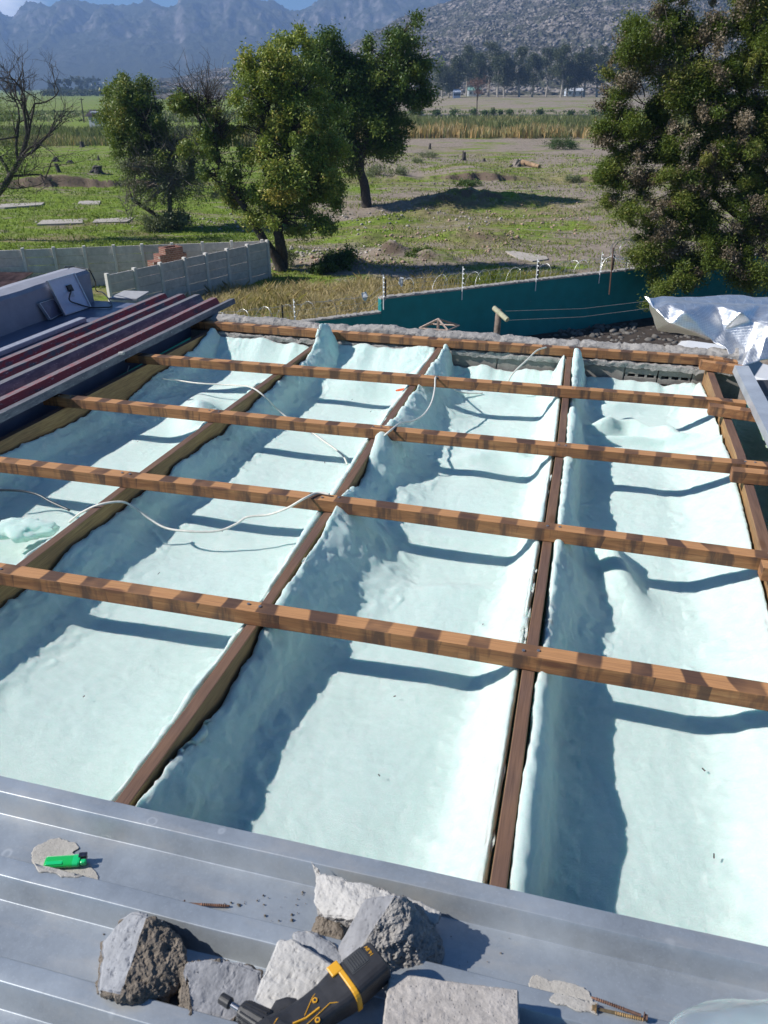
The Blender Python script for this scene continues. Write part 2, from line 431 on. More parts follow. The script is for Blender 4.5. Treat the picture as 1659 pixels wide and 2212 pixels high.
pur_px = {'1': ([(448,692),(1000,733),(1540,768),(1592,777)], -2.46, None), '2': ([(300,762),(1000,816),(1540,857),(1610,864)], -2.55, None),
          '3': ([(130,850),(700,907),(1600,992)], -2.6, 2.0), '4': ([(0,985),(800,1078),(1600,1182)], -3.0, 2.0), '5': ([(0,1215),(800,1335),(1659,1475)], -3.0, 2.0)}
pur = {}
pl = {'1': 'farthest cross batten, lying along the broken block wall', '2': 'second cross batten from the far wall, next to the orange flake',
      '3': 'middle one of the five cross battens, starting under the stacked sheets', '4': 'fourth cross batten from the far wall, a white cable looped over it',
      '5': 'nearest cross batten, widest, with bold pale and dark bands and a big knot'}
for k, (px, ul, ur) in pur_px.items():
    q = [(hit(x, y).x, hit(x, y).y) for x, y in px]
    s0 = (q[1][1]-q[0][1])/(q[1][0]-q[0][0]); q = [(ul, q[0][1]+s0*(ul-q[0][0]))]+q
    if ur: s1 = (q[-1][1]-q[-2][1])/(q[-1][0]-q[-2][0]); q.append((ur, q[-1][1]+s1*(ur-q[-1][0])))
    pur[k] = q
    pts = densify(q, .3)
    t = empty('roof_batten', (q[0][0], q[0][1], -.046), ROOF, label=pl[k], cat='batten', group='cross battens over the rafters')
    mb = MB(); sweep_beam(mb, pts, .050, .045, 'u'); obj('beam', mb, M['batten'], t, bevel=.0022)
    for r_ in 'ABCDE':
        for sgn in ((-1, 1) if k in '345' else (1,)):
            uu = float(ru(r_, 2))
            vv = np.interp(uu, [a for a, b in q], [b for a, b in q]); uu = float(ru(r_, vv))+.02+sgn*random.uniform(.01, .03)
            if uu < ul or (not ur and uu > q[-1][0]): continue
            mb = MB(); c0 = (uu, vv-.018-random.random()*.016); n = 8
            mb.add([(c0[0]+.0042*math.cos(a*math.pi/4), c0[1]+.0042*math.sin(a*math.pi/4), z) for z in (.0, .003) for a in range(n)],
                   [tuple(range(8, 16))]+[(i, (i+1) % 8, 8+(i+1) % 8, 8+i) for i in range(8)])
            obj('nail_head', mb, M['nail'], t)
def pv(k, u): return float(np.interp(u, [a for a, b in pur[k]], [b for a, b in pur[k]]))
# short battens lapped against the long ones at the right
for (x0, y0, x1, y1), lb in (((1512,775,1606,789), 'short batten offcut lapped on the end of the farthest batten, under the foil corner'),
                              ((1531,869,1700,893), 'short lapped batten just below the end of the second cross batten'),
                              ((1580,1006,1760,1024), 'short lapped batten end against the middle cross batten at the right'),
                              ((1643,1208,1800,1232), 'short lapped batten with white fluff, at the right edge of the picture')):
    a = hit(x0, y0, .004); b = hit(x1, y1, .004); mb = MB(); sweep_beam(mb, densify([(a.x, a.y), (b.x, b.y)], .2), .05, .046, 'u')
    mb.v = [(x, y, z+.004) for x, y, z in mb.v]
    obj('lapped_batten', mb, M['batten'], frame=ROOF, bevel=.002, label=lb, cat='batten', group='short lapped battens')

# ------------------------------------------------------------------ insulation blankets
def blanket(name, fL, fR, v0, v1, lipL, footL, lipR, footR, floor, bumps, end, mat, seed, label):
    ns = 130; nv = int((v1-v0)/.0085)
    vv = np.linspace(v0, v1, nv); S = np.linspace(0, 1, ns)
    ks = np.array([0, .03, .07, .12, .19, .27, .34, .40, .78, .83, .885, .94, .97, 1.])
    Ug = np.zeros((nv, ns)); Wg = np.zeros((nv, ns))
    wv = lambda sc, a, o_: fbm(np.stack([vv*0+o_+seed*5.1, vv, vv*0+seed], 1), sc*.6, 3, .5)*a*1.1
    wl = lin(lipL, vv)+wv(7, .035, 1); fl = np.clip(lin(footL, vv)+wv(3.5, .05, 2), .03, 1); wr = lin(lipR, vv)+wv(7, .012, 3); fr = np.clip(lin(footR, vv)+wv(6, .03, 4), .02, 1)
    for j, v in enumerate(vv):
        a = fL(v); b = fR(v); wf = floor
        ku = [a+.003, a+.004, a+.015, a+.032, a+.032+fl[j]*.30, a+.032+fl[j]*.62, a+.032+fl[j], a+.06+fl[j]*1.2, b-.05-fr[j]*1.25, b-.03-fr[j], b-.027-fr[j]*.4, b-.022, b-.008, b-.003]
        kw = [wl[j]-.05, wl[j]-.01, wl[j], wl[j]-.012, wl[j]+(wf-wl[j])*.33, wl[j]+(wf-wl[j])*.72, wf+.012, wf, wf, wf+.012, wf+(wr[j]-wf)*.55, wr[j]-.01, wr[j]+.004, wr[j]-.04]
        Ug[j] = np.interp(S, ks, ku); Wg[j] = np.interp(S, ks, kw)
    ker = np.array([3, 4, 5, 5, 5, 4, 3.]); ker /= ker.sum()
    for A in (Ug, Wg):
        pad = np.concatenate([np.repeat(A[:, :1], 3, 1), A, np.repeat(A[:, -1:], 3, 1)], 1)
        A[:] = sum(ker[i]*pad[:, i:i+ns] for i in range(7))
    Vg = np.repeat(vv[:, None], ns, 1)
    # folded-up far end
    if end:
        e0, lip = end; t = np.clip((Vg-e0)/(v1-e0), 0, 1)
        lipw = lip+fbm(np.stack([Ug*1., Ug*0+seed, Ug*0], -1), 6, 3)*.05
        up = t**1.4*(lipw-floor); Wg = np.maximum(Wg, floor+up)
    for (bu, bv, r1, r2, h, ang) in bumps:
        ca, sa = math.cos(R(ang)), math.sin(R(ang)); x = (Ug-bu)*ca+(Vg-bv)*sa; y = -(Ug-bu)*sa+(Vg-bv)*ca
        Wg = Wg+h*np.exp(-(x/r1)**2-(y/r2)**2)
    P = np.stack([Ug, Vg, Wg], -1)
    du = np.gradient(P, axis=1); dv = np.gradient(P, axis=0); nn = np.cross(du, dv); nn /= np.linalg.norm(nn, axis=-1, keepdims=True)+1e-9
    # soft sags, tugged wrinkles, fuzz
    d = fbm(P*[1, .7, 1]+seed, 3.2, 2)*.018
    wr_ = fbm(P*[.7, 1.3, 1]+seed*2, 9, 3, .5, True)
    steep = np.clip((S < .42)*1.+(S > .77)*.8, 0, 1)[None, :]
    d += np.clip(wr_-.5, 0, 1)*(.003+.010*steep)+fbm(P*[1, 1, 1], 14, 2, .5)*(.0014+.0035*steep)+fbm(P*[1, .8, 1], 38, 3, .6)*.0022*(1+steep)+fbm(P, 170, 2)*.0009
    d *= (np.clip(S/.05, .12, 1)*np.clip((1-S)/.05, .12, 1))[None, :]
    P = P+nn*d[..., None]
    me = npmesh(name, P.reshape(-1, 3), gridfaces(nv, ns)[:, ::-1])
    o = obj(name, me, mat, frame=ROOF, smooth=True, label=label, cat='insulation', group='insulation blankets between the rafters' if mat is M['insul'] else None)
    # make normals face up
    sol = o.modifiers.new('thick', 'SOLIDIFY'); sol.thickness = .012; sol.offset = 1 if False else -1
    return o
rf = lambda k: (lambda v: float(ru(k, v))+(RW if k != 'E' else .036)+.002)
lf = lambda k: (lambda v: float(ru(k, v))-.002)
FLO = -.205
blanket('insulation_blanket', rf('A'), lf('B'), 1.2, 4.46, [(1.2,-.12),(2.6,-.10),(3.2,-.11),(3.35,-.17),(3.6,-.13),(4.2,-.10),(4.46,-.02)], [(1.2,.10),(3,.08),(3.3,.15),(4.4,.10)],
        [(1.2,-.06),(4.4,-.10)], [(1.2,.06),(4.4,.08)], FLO, [(-1.80,3.35,.09,.24,.10,25),(-1.60,3.12,.11,.06,.06,0),(-1.55,3.6,.05,.2,.05,-20),(-2.05,1.65,.35,.10,.05,20),(-1.85,1.9,.3,.08,.03,-15),(-1.7,3.9,.14,.12,.05,0)],
        (4.15,-.08), M['insul'], 1, 'leftmost blanket of pale green white insulation, lumpy and ridged, beside the stacked sheets')
blanket('insulation_blanket', rf('B'), lf('C'), .45, 4.46, [(.4,-.10),(2,-.10),(3.6,-.09),(4.1,-.07),(4.22,-.03),(4.36,.08),(4.46,.06)], [(.4,.10),(1.5,.11),(3,.09),(4.1,.10),(4.4,.16)],
        [(.4,-.05),(2,-.055),(3,-.05),(4.4,-.06)], [(.4,.04),(2,.05),(4.4,.08)], FLO, [(-1.2,4.05,.2,.10,.06,10),(-.95,4.15,.08,.1,.05,0)],
        (4.1,-.06), M['insul'], 2, 'second insulation blanket from the left, smooth and wide, under the looped white cable')
blanket('insulation_blanket', rf('C'), lf('D'), .45, 4.46, [(.4,-.046),(1.15,-.050),(1.38,-.10),(1.55,-.085),(1.7,-.052),(2.1,-.045),(2.3,-.005),(2.4,-.02),(2.75,-.09),(2.95,-.02),(3.3,-.04),(4.0,-.04),(4.3,-.035),(4.46,-.03)],
        [(.4,.13),(1.5,.09),(1.9,.15),(2.2,.22),(2.5,.10),(2.9,.13),(3.3,.18),(3.9,.17),(4.4,.08)],
        [(.4,-.06),(1.1,-.07),(1.3,-.055),(2.5,-.05),(3,-.05),(4.2,-.05),(4.46,-.03)], [(.4,.09),(2,.09),(2.5,.05),(4.4,.06)], FLO,
        [(-.42,3.25,.16,.05,.025,30),(-.22,3.3,.14,.05,.03,-35),(-.5,2.5,.3,.05,.018,5),(-.32,2.15,.2,.05,.02,12),(-.55,4.1,.2,.06,.03,0),(-.6,2.72,.08,.2,.03,0)],
        (4.22,-.135), M['insul'], 3, 'insulation blanket with a big bulge pulled up against the slightly bent middle rafter')
blanket('insulation_blanket', rf('D'), lf('E'), .3, 4.46, [(.3,-.045),(1.2,-.04),(2.0,-.05),(2.3,-.03),(2.9,-.06),(3.3,-.04),(3.45,-.01),(3.7,-.05),(4.2,-.045),(4.36,.02),(4.46,.0)],
        [(.3,.05),(1.5,.05),(1.9,.09),(2.3,.16),(2.7,.05),(3.4,.08),(4.4,.07)], [(.3,-.05),(4,-.09),(4.46,-.13)], [(.3,.12),(2,.14),(3.5,.16),(4.4,.05)], FLO,
        [(.18,2.42,.055,.20,.09,18),(.30,3.62,.26,.030,.050,6),(.16,3.74,.10,.045,.085,35),(.30,3.78,.10,.04,.07,-35),(.44,3.72,.09,.05,.075,-50),(.32,3.50,.34,.016,.035,3),(.2,4.1,.16,.05,.035,20)],
        (4.1,-.155), M['insul'], 4, 'insulation blanket right of the straight rafter, with a bunched fold across its far end')
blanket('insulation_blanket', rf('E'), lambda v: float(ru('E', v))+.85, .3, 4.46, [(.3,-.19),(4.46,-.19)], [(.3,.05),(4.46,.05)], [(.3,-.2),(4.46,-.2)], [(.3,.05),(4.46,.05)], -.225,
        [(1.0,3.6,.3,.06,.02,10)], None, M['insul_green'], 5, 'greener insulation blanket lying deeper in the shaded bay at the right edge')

mb = MB(); mb.box((-3.2, -.8, -.50), (2.0, 4.47, -.435)); obj('ceiling_board', mb, M['ceiling'], frame=ROOF, label='dark ceiling boards under the insulation, glimpsed beside the left rafter', cat='ceiling board')
# small debris on the blankets
for (x, y, a) in ((862,847,.3),):
    p = hit(x, y, -.15); mb = MB(); pts = []
    for i in range(9):
        t = i/8*math.pi*2; r_ = .03*(1+.35*math.cos(t)) ; pts.append((p.x+r_*math.cos(t)*.95, p.y+r_*.55*math.sin(t)))
    mb.prism(pts, p.z+.012, p.z+.016); o = obj('orange_flake', mb, simple('orange_flake', (.72, .11, .02), .5, 0, .1), frame=ROOF, label='small orange red leaf shaped tag lying on the insulation beside the middle rafter', cat='tag')
    o.rotation_euler = (o.rotation_euler.to_matrix() @ Matrix.Rotation(R(-14), 3, 'Y')).to_euler()

# bits of dry twig and leaf dropped on the blankets
mb = MB()
for i in range(46):
    u, v = random.uniform(-2.2, .6), random.uniform(.9, 4.3)
    if min(abs(u-float(ru(k, v))-.1) for k in 'ABCDE') < .16: continue
    a = random.uniform(0, 3.14); L_ = random.uniform(.003, .011); mb.tube([(u, v, FLO+.016), (u+L_*math.cos(a), v+L_*math.sin(a), FLO+.019)], random.uniform(.0008, .0018), 4)
obj('twig_debris', mb, simple('dry_debris', (.05, .035, .03)), frame=ROOF, label='tiny dark twigs and leaf bits sprinkled on the insulation', cat='debris', kind='stuff')

# ------------------------------------------------------------------ cables
def catmull(P, n=10):
    P = [Vector(p) for p in P]; P = [P[0]*2-P[1]]+P+[P[-1]*2-P[-2]]; o_ = []
    for i in range(1, len(P)-2):
        a, b, c, d = P[i-1:i+3]
        for k in range(n):
            t = k/n; o_.append(.5*((2*b)+(c-a)*t+(2*a-5*b+4*c-d)*t*t+(3*b-a-3*c+d)*t**3))
    return o_+[P[-2]]
def cable(pts, rad, mat, label, name='cable', group='loose electric cables'):
    mb = MB(); mb.tube(catmull([hit(x, y, w_) for x, y, w_ in pts]), rad, 7)
    obj(name, mb, mat, frame=ROOF, smooth=True, label=label, cat='cable', group=group)
cable([(350,818,-.09),(385,822,-.12),(430,828,-.11),(500,832,-.10),(540,836,-.03),(570,855,-.05),(595,880,-.12),(625,905,-.17),(665,928,-.18),(700,953,-.18),(728,973,-.17),(742,986,-.17),(750,1003,-.16)], .0042, M['white_cable'], 'white cable crossing the second rafter from the lumpy left blanket')
cable([(150,1128,-.10),(175,1108,-.07),(215,1090,-.035),(262,1084,-.033),(290,1096,-.06),(325,1122,-.10),(360,1141,-.12),(410,1148,-.12),(470,1147,-.12),(510,1132,-.10),(535,1117,-.08),(580,1112,-.07),(620,1098,-.03),(655,1078,.006),(685,1065,.008),(712,1068,.008)], .0042, M['white_cable'], 'white cable sagging in a long loop from the second rafter to the fourth cross batten')
cable([(-30,1058,-.1),(40,1060,-.12),(80,1068,-.13),(110,1084,-.14),(150,1102,-.15)], .0045, M['grey_cable'], 'dark cable lying on the leftmost blanket at the picture edge')
cable([(819,962,-.10),(828,944,-.02),(846,928,.008),(866,914,-.02),(890,910,-.06),(915,896,-.07),(932,870,-.05),(939,840,-.02),(941,815,.008),(952,822,-.03),(975,838,-.12),(1000,848,-.16),(1042,850,-.17)], .0042, M['white_cable'], 'white cable hooked over the second batten and curving down to the middle batten')
cable([(1098,824,-.12),(1104,812,-.09),(1116,798,-.06),(1140,776,-.02),(1160,757,.006),(1180,750,.008)], .0042, M['white_cable'], 'short straight white cable rising from the blanket to the farthest batten')
cable([(279,790,-.05),(275,804,-.08),(274,818,-.12)], .003, M['white_cable'], 'short twisted cable end on the left rafter')
cable([(1200,762,-.05),(1201,785,-.14)], .003, M['white_cable'], 'thin cable hanging down the block wall below the farthest batten')

# ------------------------------------------------------------------ far block wall with its broken mortar top
wall = empty('block_wall', (-.7, 4.6, -6.7), ROOF, label='grey concrete block wall under the farthest batten, its top broken off and crusted with mortar', cat='wall')
mb = MB(); x = -2.42
while x < .245:
    x2 = min(x+.39, .245); mb.box((x+.004, 4.492+random.uniform(-.002, .002), -.245), (x2-.004, 4.64, -.056)); x = x2
x = .60
mb.box((.605, 4.492, -.245), (.86, 4.64, -.056)); mb.box((-2.42, 4.497, -.6), (.86, 4.635, -.25)); mb.box((-2.42, 4.50, -.25), (.245, 4.63, -.07))
obj('block_course', mb, M['block'], wall, bevel=.003)
for a0 in (.245, .425):
    mb = MB(); W_ = .176
    zs = [-.215, -.185, -.168, -.138, -.121, -.09, -.073, -.056]
    for i in range(0, 8, 2): mb.box((a0+.002, 4.495, zs[i]), (a0+W_, 4.62, zs[i+1]))
    for i in range(1, 7, 2):
        xs = [0, .016, .056, .072, .108, .122, .16, .172]
        for k in range(0, 8, 2): mb.box((a0+.004+xs[k]*.98, 4.4965, zs[i]+.0003), (a0+.004+xs[k+1]*.98, 4.618, zs[i+1]-.0003))
    obj('air_brick', mb, M['block'], wall, bevel=.0015)
# mortar crust
def crust(u0, u1, vA, vB, wtop, wbot, seed, name, mat, parent):
    nu = int((u1-u0)/.012); nv = 26; uu = np.linspace(u0, u1, nu); t = np.linspace(0, 1, nv)
    ku = np.interp(t, [0, .22, .5, .78, 1], [0, 0, .5, 1, 1]); kw = np.interp(t, [0, .22, .5, .78, 1], [0, .85, 1, .85, 0])
    UU, TT = np.meshgrid(uu, t, indexing='ij'); VV = vA+(vB-vA)*np.interp(TT, t, ku); WW = wbot+(wtop-wbot)*np.interp(TT, t, kw)
    env = .5+.5*fbm(np.stack([UU, UU*0+seed, UU*0], -1), 3.5, 3)
    WW = WW+(WW-wbot)*(env-.5)*.55; VV = VV+(VV-vA)/(vB-vA)*(fbm(np.stack([UU, UU*0+seed+3, UU*0], -1), 4, 4)*.035)
    P = np.stack([UU, VV, WW], -1); n1 = fbm(P+seed, 18, 4, .6); n2 = fbm(P+seed, 60, 3, .6)
    P[..., 2] += n1*.018+n2*.006; P[..., 1] += fbm(P+9, 22, 3)*.014
    # brick joints breaking the crust
    j = np.abs(((UU+seed*.13) % .23)-.115); P[..., 2] -= np.clip(1-j/.010, 0, 1)*.012
    me = npmesh(name, P.reshape(-1, 3), gridfaces(nu, nv)); obj(name, me, mat, parent)
crust(-2.35, .83, 4.545, 4.665, .024, -.075, 1, 'mortar_cap', M['mortar'], wall)
crust(-2.30, .86, 4.478, 4.53, -.052, -.085, 5, 'mortar_joint', M['mortar'], wall)
# the storey below (never in frame, keeps the roof standing on something)
hb = empty('house_body', (-.5, 2, -6.75), ROOF, label='walls of the house carrying the open roof', cat='house')
mb = MB(); mb.box((-6.2, -1.2, -6.75), (-6.0, 4.60, -.52)); mb.box((1.9, -1.2, -6.75), (2.1, 4.60, -.52)); mb.box((-6.0, 4.44, -6.75), (1.9, 4.60, -.605)); mb.box((-6.0, -1.2, -6.75), (1.9, -1.0, -.52))
obj('wall', mb, M['block'], hb)

# ================================================================== FOREGROUND METAL SHEET AND WHAT LIES ON IT
def sheet_profile(k0, k1, first=.909, pitch=.157, hh=.039):
    q = []
    for k in range(k0, k1):
        b = first-pitch*k; q += [(b+.020, 0.), (b+.0005, hh), (b-.033, hh), (b-.050, 0.)]
    q = [(first+.004, hh-.010), (first+.001, hh-.001)]+q[1:]
    return q
def profile_sheet(name, prof, u0, u1, mat, parent=None, nu=60, thick=.0012, amp=.0015, bev=True, **kw):
    # rounded corners: resample
    pr = []
    for i, (v, w_) in enumerate(prof):
        if 0 < i < len(prof)-1:
            for o_, f_ in ((i-1, .0016), (i+1, .0016)):
                d = Vector((prof[o_][0]-v, prof[o_][1]-w_)); d = d.normalized()*min(f_, d.length*.4); pr.append((v+d.x, w_+d.y))
        else: pr.append((v, w_))
    full = []
    for a, b in zip(pr[:-1], pr[1:]):
        n = max(1, int(math.hypot(b[0]-a[0], b[1]-a[1])/.012)); full += [(a[0]+(b[0]-a[0])*i/n, a[1]+(b[1]-a[1])*i/n) for i in range(n)]
    full.append(pr[-1]); A = np.array(full)
    uu = np.linspace(u0, u1, nu); UU = np.repeat(uu[:, None], len(A), 1); VV = np.repeat(A[None, :, 0], nu, 0); WW = np.repeat(A[None, :, 1], nu, 0)
    P = np.stack([UU, VV, WW], -1); P[..., 2] += fbm(P*[1, 1, 0], 4, 2)*amp; P[..., 1] += fbm(P*[1, 0, 0]+4, 3, 2)*amp*1.3
    me = npmesh(name, P.reshape(-1, 3), gridfaces(nu, len(A))[:, ::-1])
    o = obj(name, me, mat, parent, frame=ROOF, smooth=True, **kw)
    sol = o.modifiers.new('thick', 'SOLIDIFY'); sol.thickness = thick; sol.offset = -1
    wn = o.modifiers.new('wn', 'WEIGHTED_NORMAL'); wn.weight = 90
    return o
profile_sheet('roof_sheet', sheet_profile(0, 8), -2.6, 2.2, M['galv'], nu=220, label='galvanised ribbed roof sheet in the foreground, dusty, with dried drip rings', cat='roof sheet')
mb = MB(); sweep_beam(mb, [(-3, .83), (-1, .83), (2, .83)], .05, .045, 'u'); mb.v = [(x, y, z-.003) for x, y, z in mb.v]
obj('roof_batten', mb, M['batten'], frame=ROOF, label='batten hidden under the foreground metal sheet', cat='batten')

def rock(name, pts, rules, mats, parent=None, size=.006, seed=0, smooth_faces=False, chip=1., **kw):
    """convex chunk of plaster/mortar: rules(normal, centre) -> (material index, roughness amplitude)"""
    bm = bmesh.new()
    for p in pts: bm.verts.new(p)
    r_ = bmesh.ops.convex_hull(bm, input=bm.verts)
    bmesh.ops.delete(bm, geom=[g for g in r_['geom_interior'] if isinstance(g, bmesh.types.BMVert)], context='VERTS')
    bmesh.ops.dissolve_limit(bm, angle_limit=R(4), verts=bm.verts, edges=bm.edges)
    bm.normal_update(); amps = {}
    for i, f in enumerate(bm.faces):
        mi, a = rules(f.normal, f.calc_center_median()); f.material_index = mi; amps[mi] = a
    bmesh.ops.bevel(bm, geom=list(bm.edges), offset=.0022, segments=1, affect='EDGES', profile=.5, material=-1)
    bmesh.ops.triangulate(bm, faces=bm.faces)
    for it in range(12):
        es = [e for e in bm.edges if e.calc_length() > size]
        if not es or len(bm.verts) > 60000: break
        bmesh.ops.subdivide_edges(bm, edges=es, cuts=1); bmesh.ops.triangulate(bm, faces=[f for f in bm.faces if len(f.verts) > 3])
    for f in bm.faces: amps.setdefault(f.material_index, .0015)
    bm.normal_update(); vs = list(bm.verts)
    P = np.array([v.co for v in vs]); Nn = np.array([v.normal for v in vs])
    A = np.array([min(amps[f.material_index] for f in v.link_faces)*.5+max(amps[f.material_index] for f in v.link_faces)*.5 if len({f.material_index for f in v.link_faces}) > 1 else amps[v.link_faces[0].material_index] for v in vs])
    lump = fbm(P+seed, 28, 3, .5, True)*.8+fbm(P+seed, 75, 4, .62)*.9
    fine = fbm(P+seed, 240, 3, .6)
    big = fbm(P+seed+5, 14, 2)
    P = P+Nn*((lump*A)+(fine*A*.30)+(big*A*.7))[:, None]
    edge = fbm(P+seed, 50, 3)*.0022+np.minimum(fbm(P+seed+7, 70, 3)+.15, 0)*.006; P = P+Nn*(edge*chip)[:, None]
    for v, p in zip(vs, P): v.co = p
    me = bpy.data.meshes.new(name); bm.to_mesh(me); bm.free()
    return obj(name, me, mats, parent, frame=ROOF, smooth=smooth_faces, **kw)
PM = [M['plaster'], M['mortar'], M['plaster_dark'], M['plaster_white'], M['mortar_brown']]
def hp(x, y, w_): return hit(x, y, w_)
# big rubble piece: a plaster ridge with rough mortar on its right flank
def poly_pts(lst): return [hp(x, y, w_) for x, y, w_ in lst]
rock('plaster_rubble', poly_pts([(684,1893,.050),(700,1889,.056),(806,1914,.072),(862,1938,.074),(800,1985,.080),(700,1978,.046),(679,1950,.046),(688,1972,.03),(760,2010,.02),(862,1975,.02),(700,1905,.035)]),
     lambda n, c: (3, .0022) if n.z > .5 else (1, .005), PM, size=.0045, seed=2, label='pale flat piece of broken plaster at the top of the rubble heap', cat='rubble', group='rubble on the foreground sheet')
rock('plaster_rubble', poly_pts([(790,1940,.100),(858,1934,.118),(882,1952,.108),(882,2010,.085),(925,2035,.045),(956,2050,.004),(940,2104,.002),(880,2150,.004),(752,2094,.055),(728,2052,.048),(735,2100,.004),(830,1960,.015),(925,1985,.004),(760,2000,.008)]),
     lambda n, c: ((2, .0010) if n.x < -.05 and n.z > .2 else (1, .0085)), PM, size=.0036, seed=9, label='large broken wall chunk with a smooth dark plaster face and rough grey mortar flank', cat='rubble', group='rubble on the foreground sheet')
rock('plaster_rubble', poly_pts([(850,1932,.045),(905,1945,.045),(954,1968,.040),(950,1985,.03),(938,2002,.035),(900,1990,.03),(860,1960,.02),(900,2000,.01),(948,1985,.012)]),
     lambda n, c: (3, .002) if n.z > .6 else (1, .004), PM, size=.0045, seed=12, label='thin white crusted plaster flake on the right shoulder of the rubble heap', cat='rubble', group='rubble on the foreground sheet')
rock('plaster_rubble', poly_pts([(671,1864,.058),(676,1862,.058),(693,1893,.055),(704,1902,.05),(684,1899,.045),(688,1905,.035)]), lambda n, c: (3, .0012), PM, size=.003, seed=3, label='small upright white splinter of plaster at the tip of the heap', cat='rubble', group='rubble on the foreground sheet')
rock('plaster_rubble', poly_pts([(686,1980,.03),(720,1985,.040),(742,2010,.035),(735,2040,.03),(700,2045,.012),(668,2010,.02),(690,2000,.004),(730,2050,.003)]), lambda n, c: (4, .006), PM, size=.004, seed=21, label='crumbly light brown mortar lump under the heap, left side', cat='rubble', group='rubble on the foreground sheet')
rock('plaster_rubble', poly_pts([(634,2018,.045),(668,2010,.05),(730,2050,.047),(752,2096,.044),(722,2092,.050),(640,2035,.046),(650,2040,.0),(740,2100,.0),(634,2030,.0),(700,2030,.0)]), lambda n, c: (0, .0018) if n.z > .5 else (1, .004), PM, size=.0045, seed=23, label='thin grey plaster slab lying between the heap and the white block', cat='rubble', group='rubble on the foreground sheet')
rock('plaster_rubble', poly_pts([(602,2033,.065),(634,2030,.070),(722,2088,.072),(692,2180,.070),(680,2240,.068),(640,2235,.066),(548,2160,.058),(548,2175,.03),(738,2098,.030),(712,2200,.030),(602,2040,.01),(735,2110,.001),(700,2250,.001),(548,2200,.001)]),
     lambda n, c: (3, .0016) if n.z > .55 else (0, .0022), PM, size=.0042, seed=31, label='whitish broken block with a chipped edge and small red stain, beside the drill', cat='rubble', group='rubble on the foreground sheet')
rock('plaster_rubble', poly_pts([(281,1972,.062),(300,1975,.066),(319,1984,.068),(263,2152,.058),(215,2142,.050),(226,2036,.046),(251,2000,.054),(349,1992,.050),(392,2032,.046),(398,2086,.040),(386,2120,.034),(352,2178,.012),(300,2175,.004),(215,2150,.001),(240,2160,.001),(398,2100,.001),(340,2000,.001),(226,2050,.001)]),
     lambda n, c: (0, .0011) if (n.z > .3 and n.x < .22) else (4, .0075), PM, size=.0036, seed=41, label='broken chunk with a smooth grey plaster face and dark brown crumbly side, left of the drill', cat='rubble', group='rubble on the foreground sheet')
rock('plaster_rubble', poly_pts([(283,1969,.060),(318,1982,.062),(322,1972,.058),(300,1968,.058),(300,1990,.02),(255,1990,.045),(251,2000,.035)]), lambda n, c: (4, .003) if n.x > 0 else (0, .001), PM, size=.004, seed=43, label='small brown crumb of mortar on top of the left chunk', cat='rubble', group='rubble on the foreground sheet')
rock('plaster_rubble', poly_pts([(397,2086,.050),(420,2076,.052),(476,2077,.052),(515,2083,.050),(558,2100,.046),(562,2125,.042),(480,2118,.046),(400,2104,.050),(560,2160,.035),(500,2205,.030),(420,2230,.030),(384,2200,.030),(384,2230,.001),(560,2210,.001),(562,2120,.001),(397,2095,.001)]),
     lambda n, c: (2, .0012) if n.z > .93 else (4, .0075), PM, size=.0036, seed=51, label='lower broken chunk with a dark flat top and pebbly brown front, behind the drill chuck', cat='rubble', group='rubble on the foreground sheet')
# concrete brick
a, b, c_ = hp(841,2101,.094), hp(1120,2137,.094), hp(822,2240,.094); ex = (b-a); ey = (c_-a); ey = ey-ex*(ey.dot(ex)/ex.length_squared)
ey = ey.normalized()*.115
bp = [a+Vector((0, 0, z)) for z in (0, -.056)]+[a+ex+Vector((0, 0, z)) for z in (0, -.056)]+[a+ey+Vector((0, 0, z)) for z in (0, -.056)]+[a+ex+ey+Vector((0, 0, z)) for z in (0, -.056)]
rock('concrete_brick', bp, lambda n, c: (0, .0011), [M['brick_grey']], size=.005, seed=61, chip=.35, label='whole sandy grey concrete brick lying flat at the bottom centre', cat='brick')
# crumbs and grit lying about
mb = MB()
for i in range(170):
    cx_, cy_ = random.choice([(700,2000),(420,2110),(900,2080),(330,2100),(560,2060),(640,1960),(600,2000),(1100,1990)]); x, y = random.gauss(cx_, 110), random.gauss(cy_, 50)
    if y > 2230 or y < 1800: continue
    p = hit(x, y, 0); vloc = (.909-p.y) % .157
    if vloc < .055 or vloc > .133: continue
    r_ = abs(random.gauss(0, .0011))+.0006; n = 6
    vs = [(p.x+r_*random.uniform(.6, 1.3)*math.cos(k*1.047), p.y+r_*random.uniform(.6, 1.3)*math.sin(k*1.047), .0015) for k in range(6)]+[(p.x, p.y, .002+r_*1.1)]
    mb.add(vs, [(k, (k+1) % 6, 6) for k in range(6)])
obj('mortar_crumbs', mb, M['mortar_brown'], frame=ROOF, label='scattered mortar crumbs around the rubble on the metal sheet', cat='crumbs', kind='stuff')
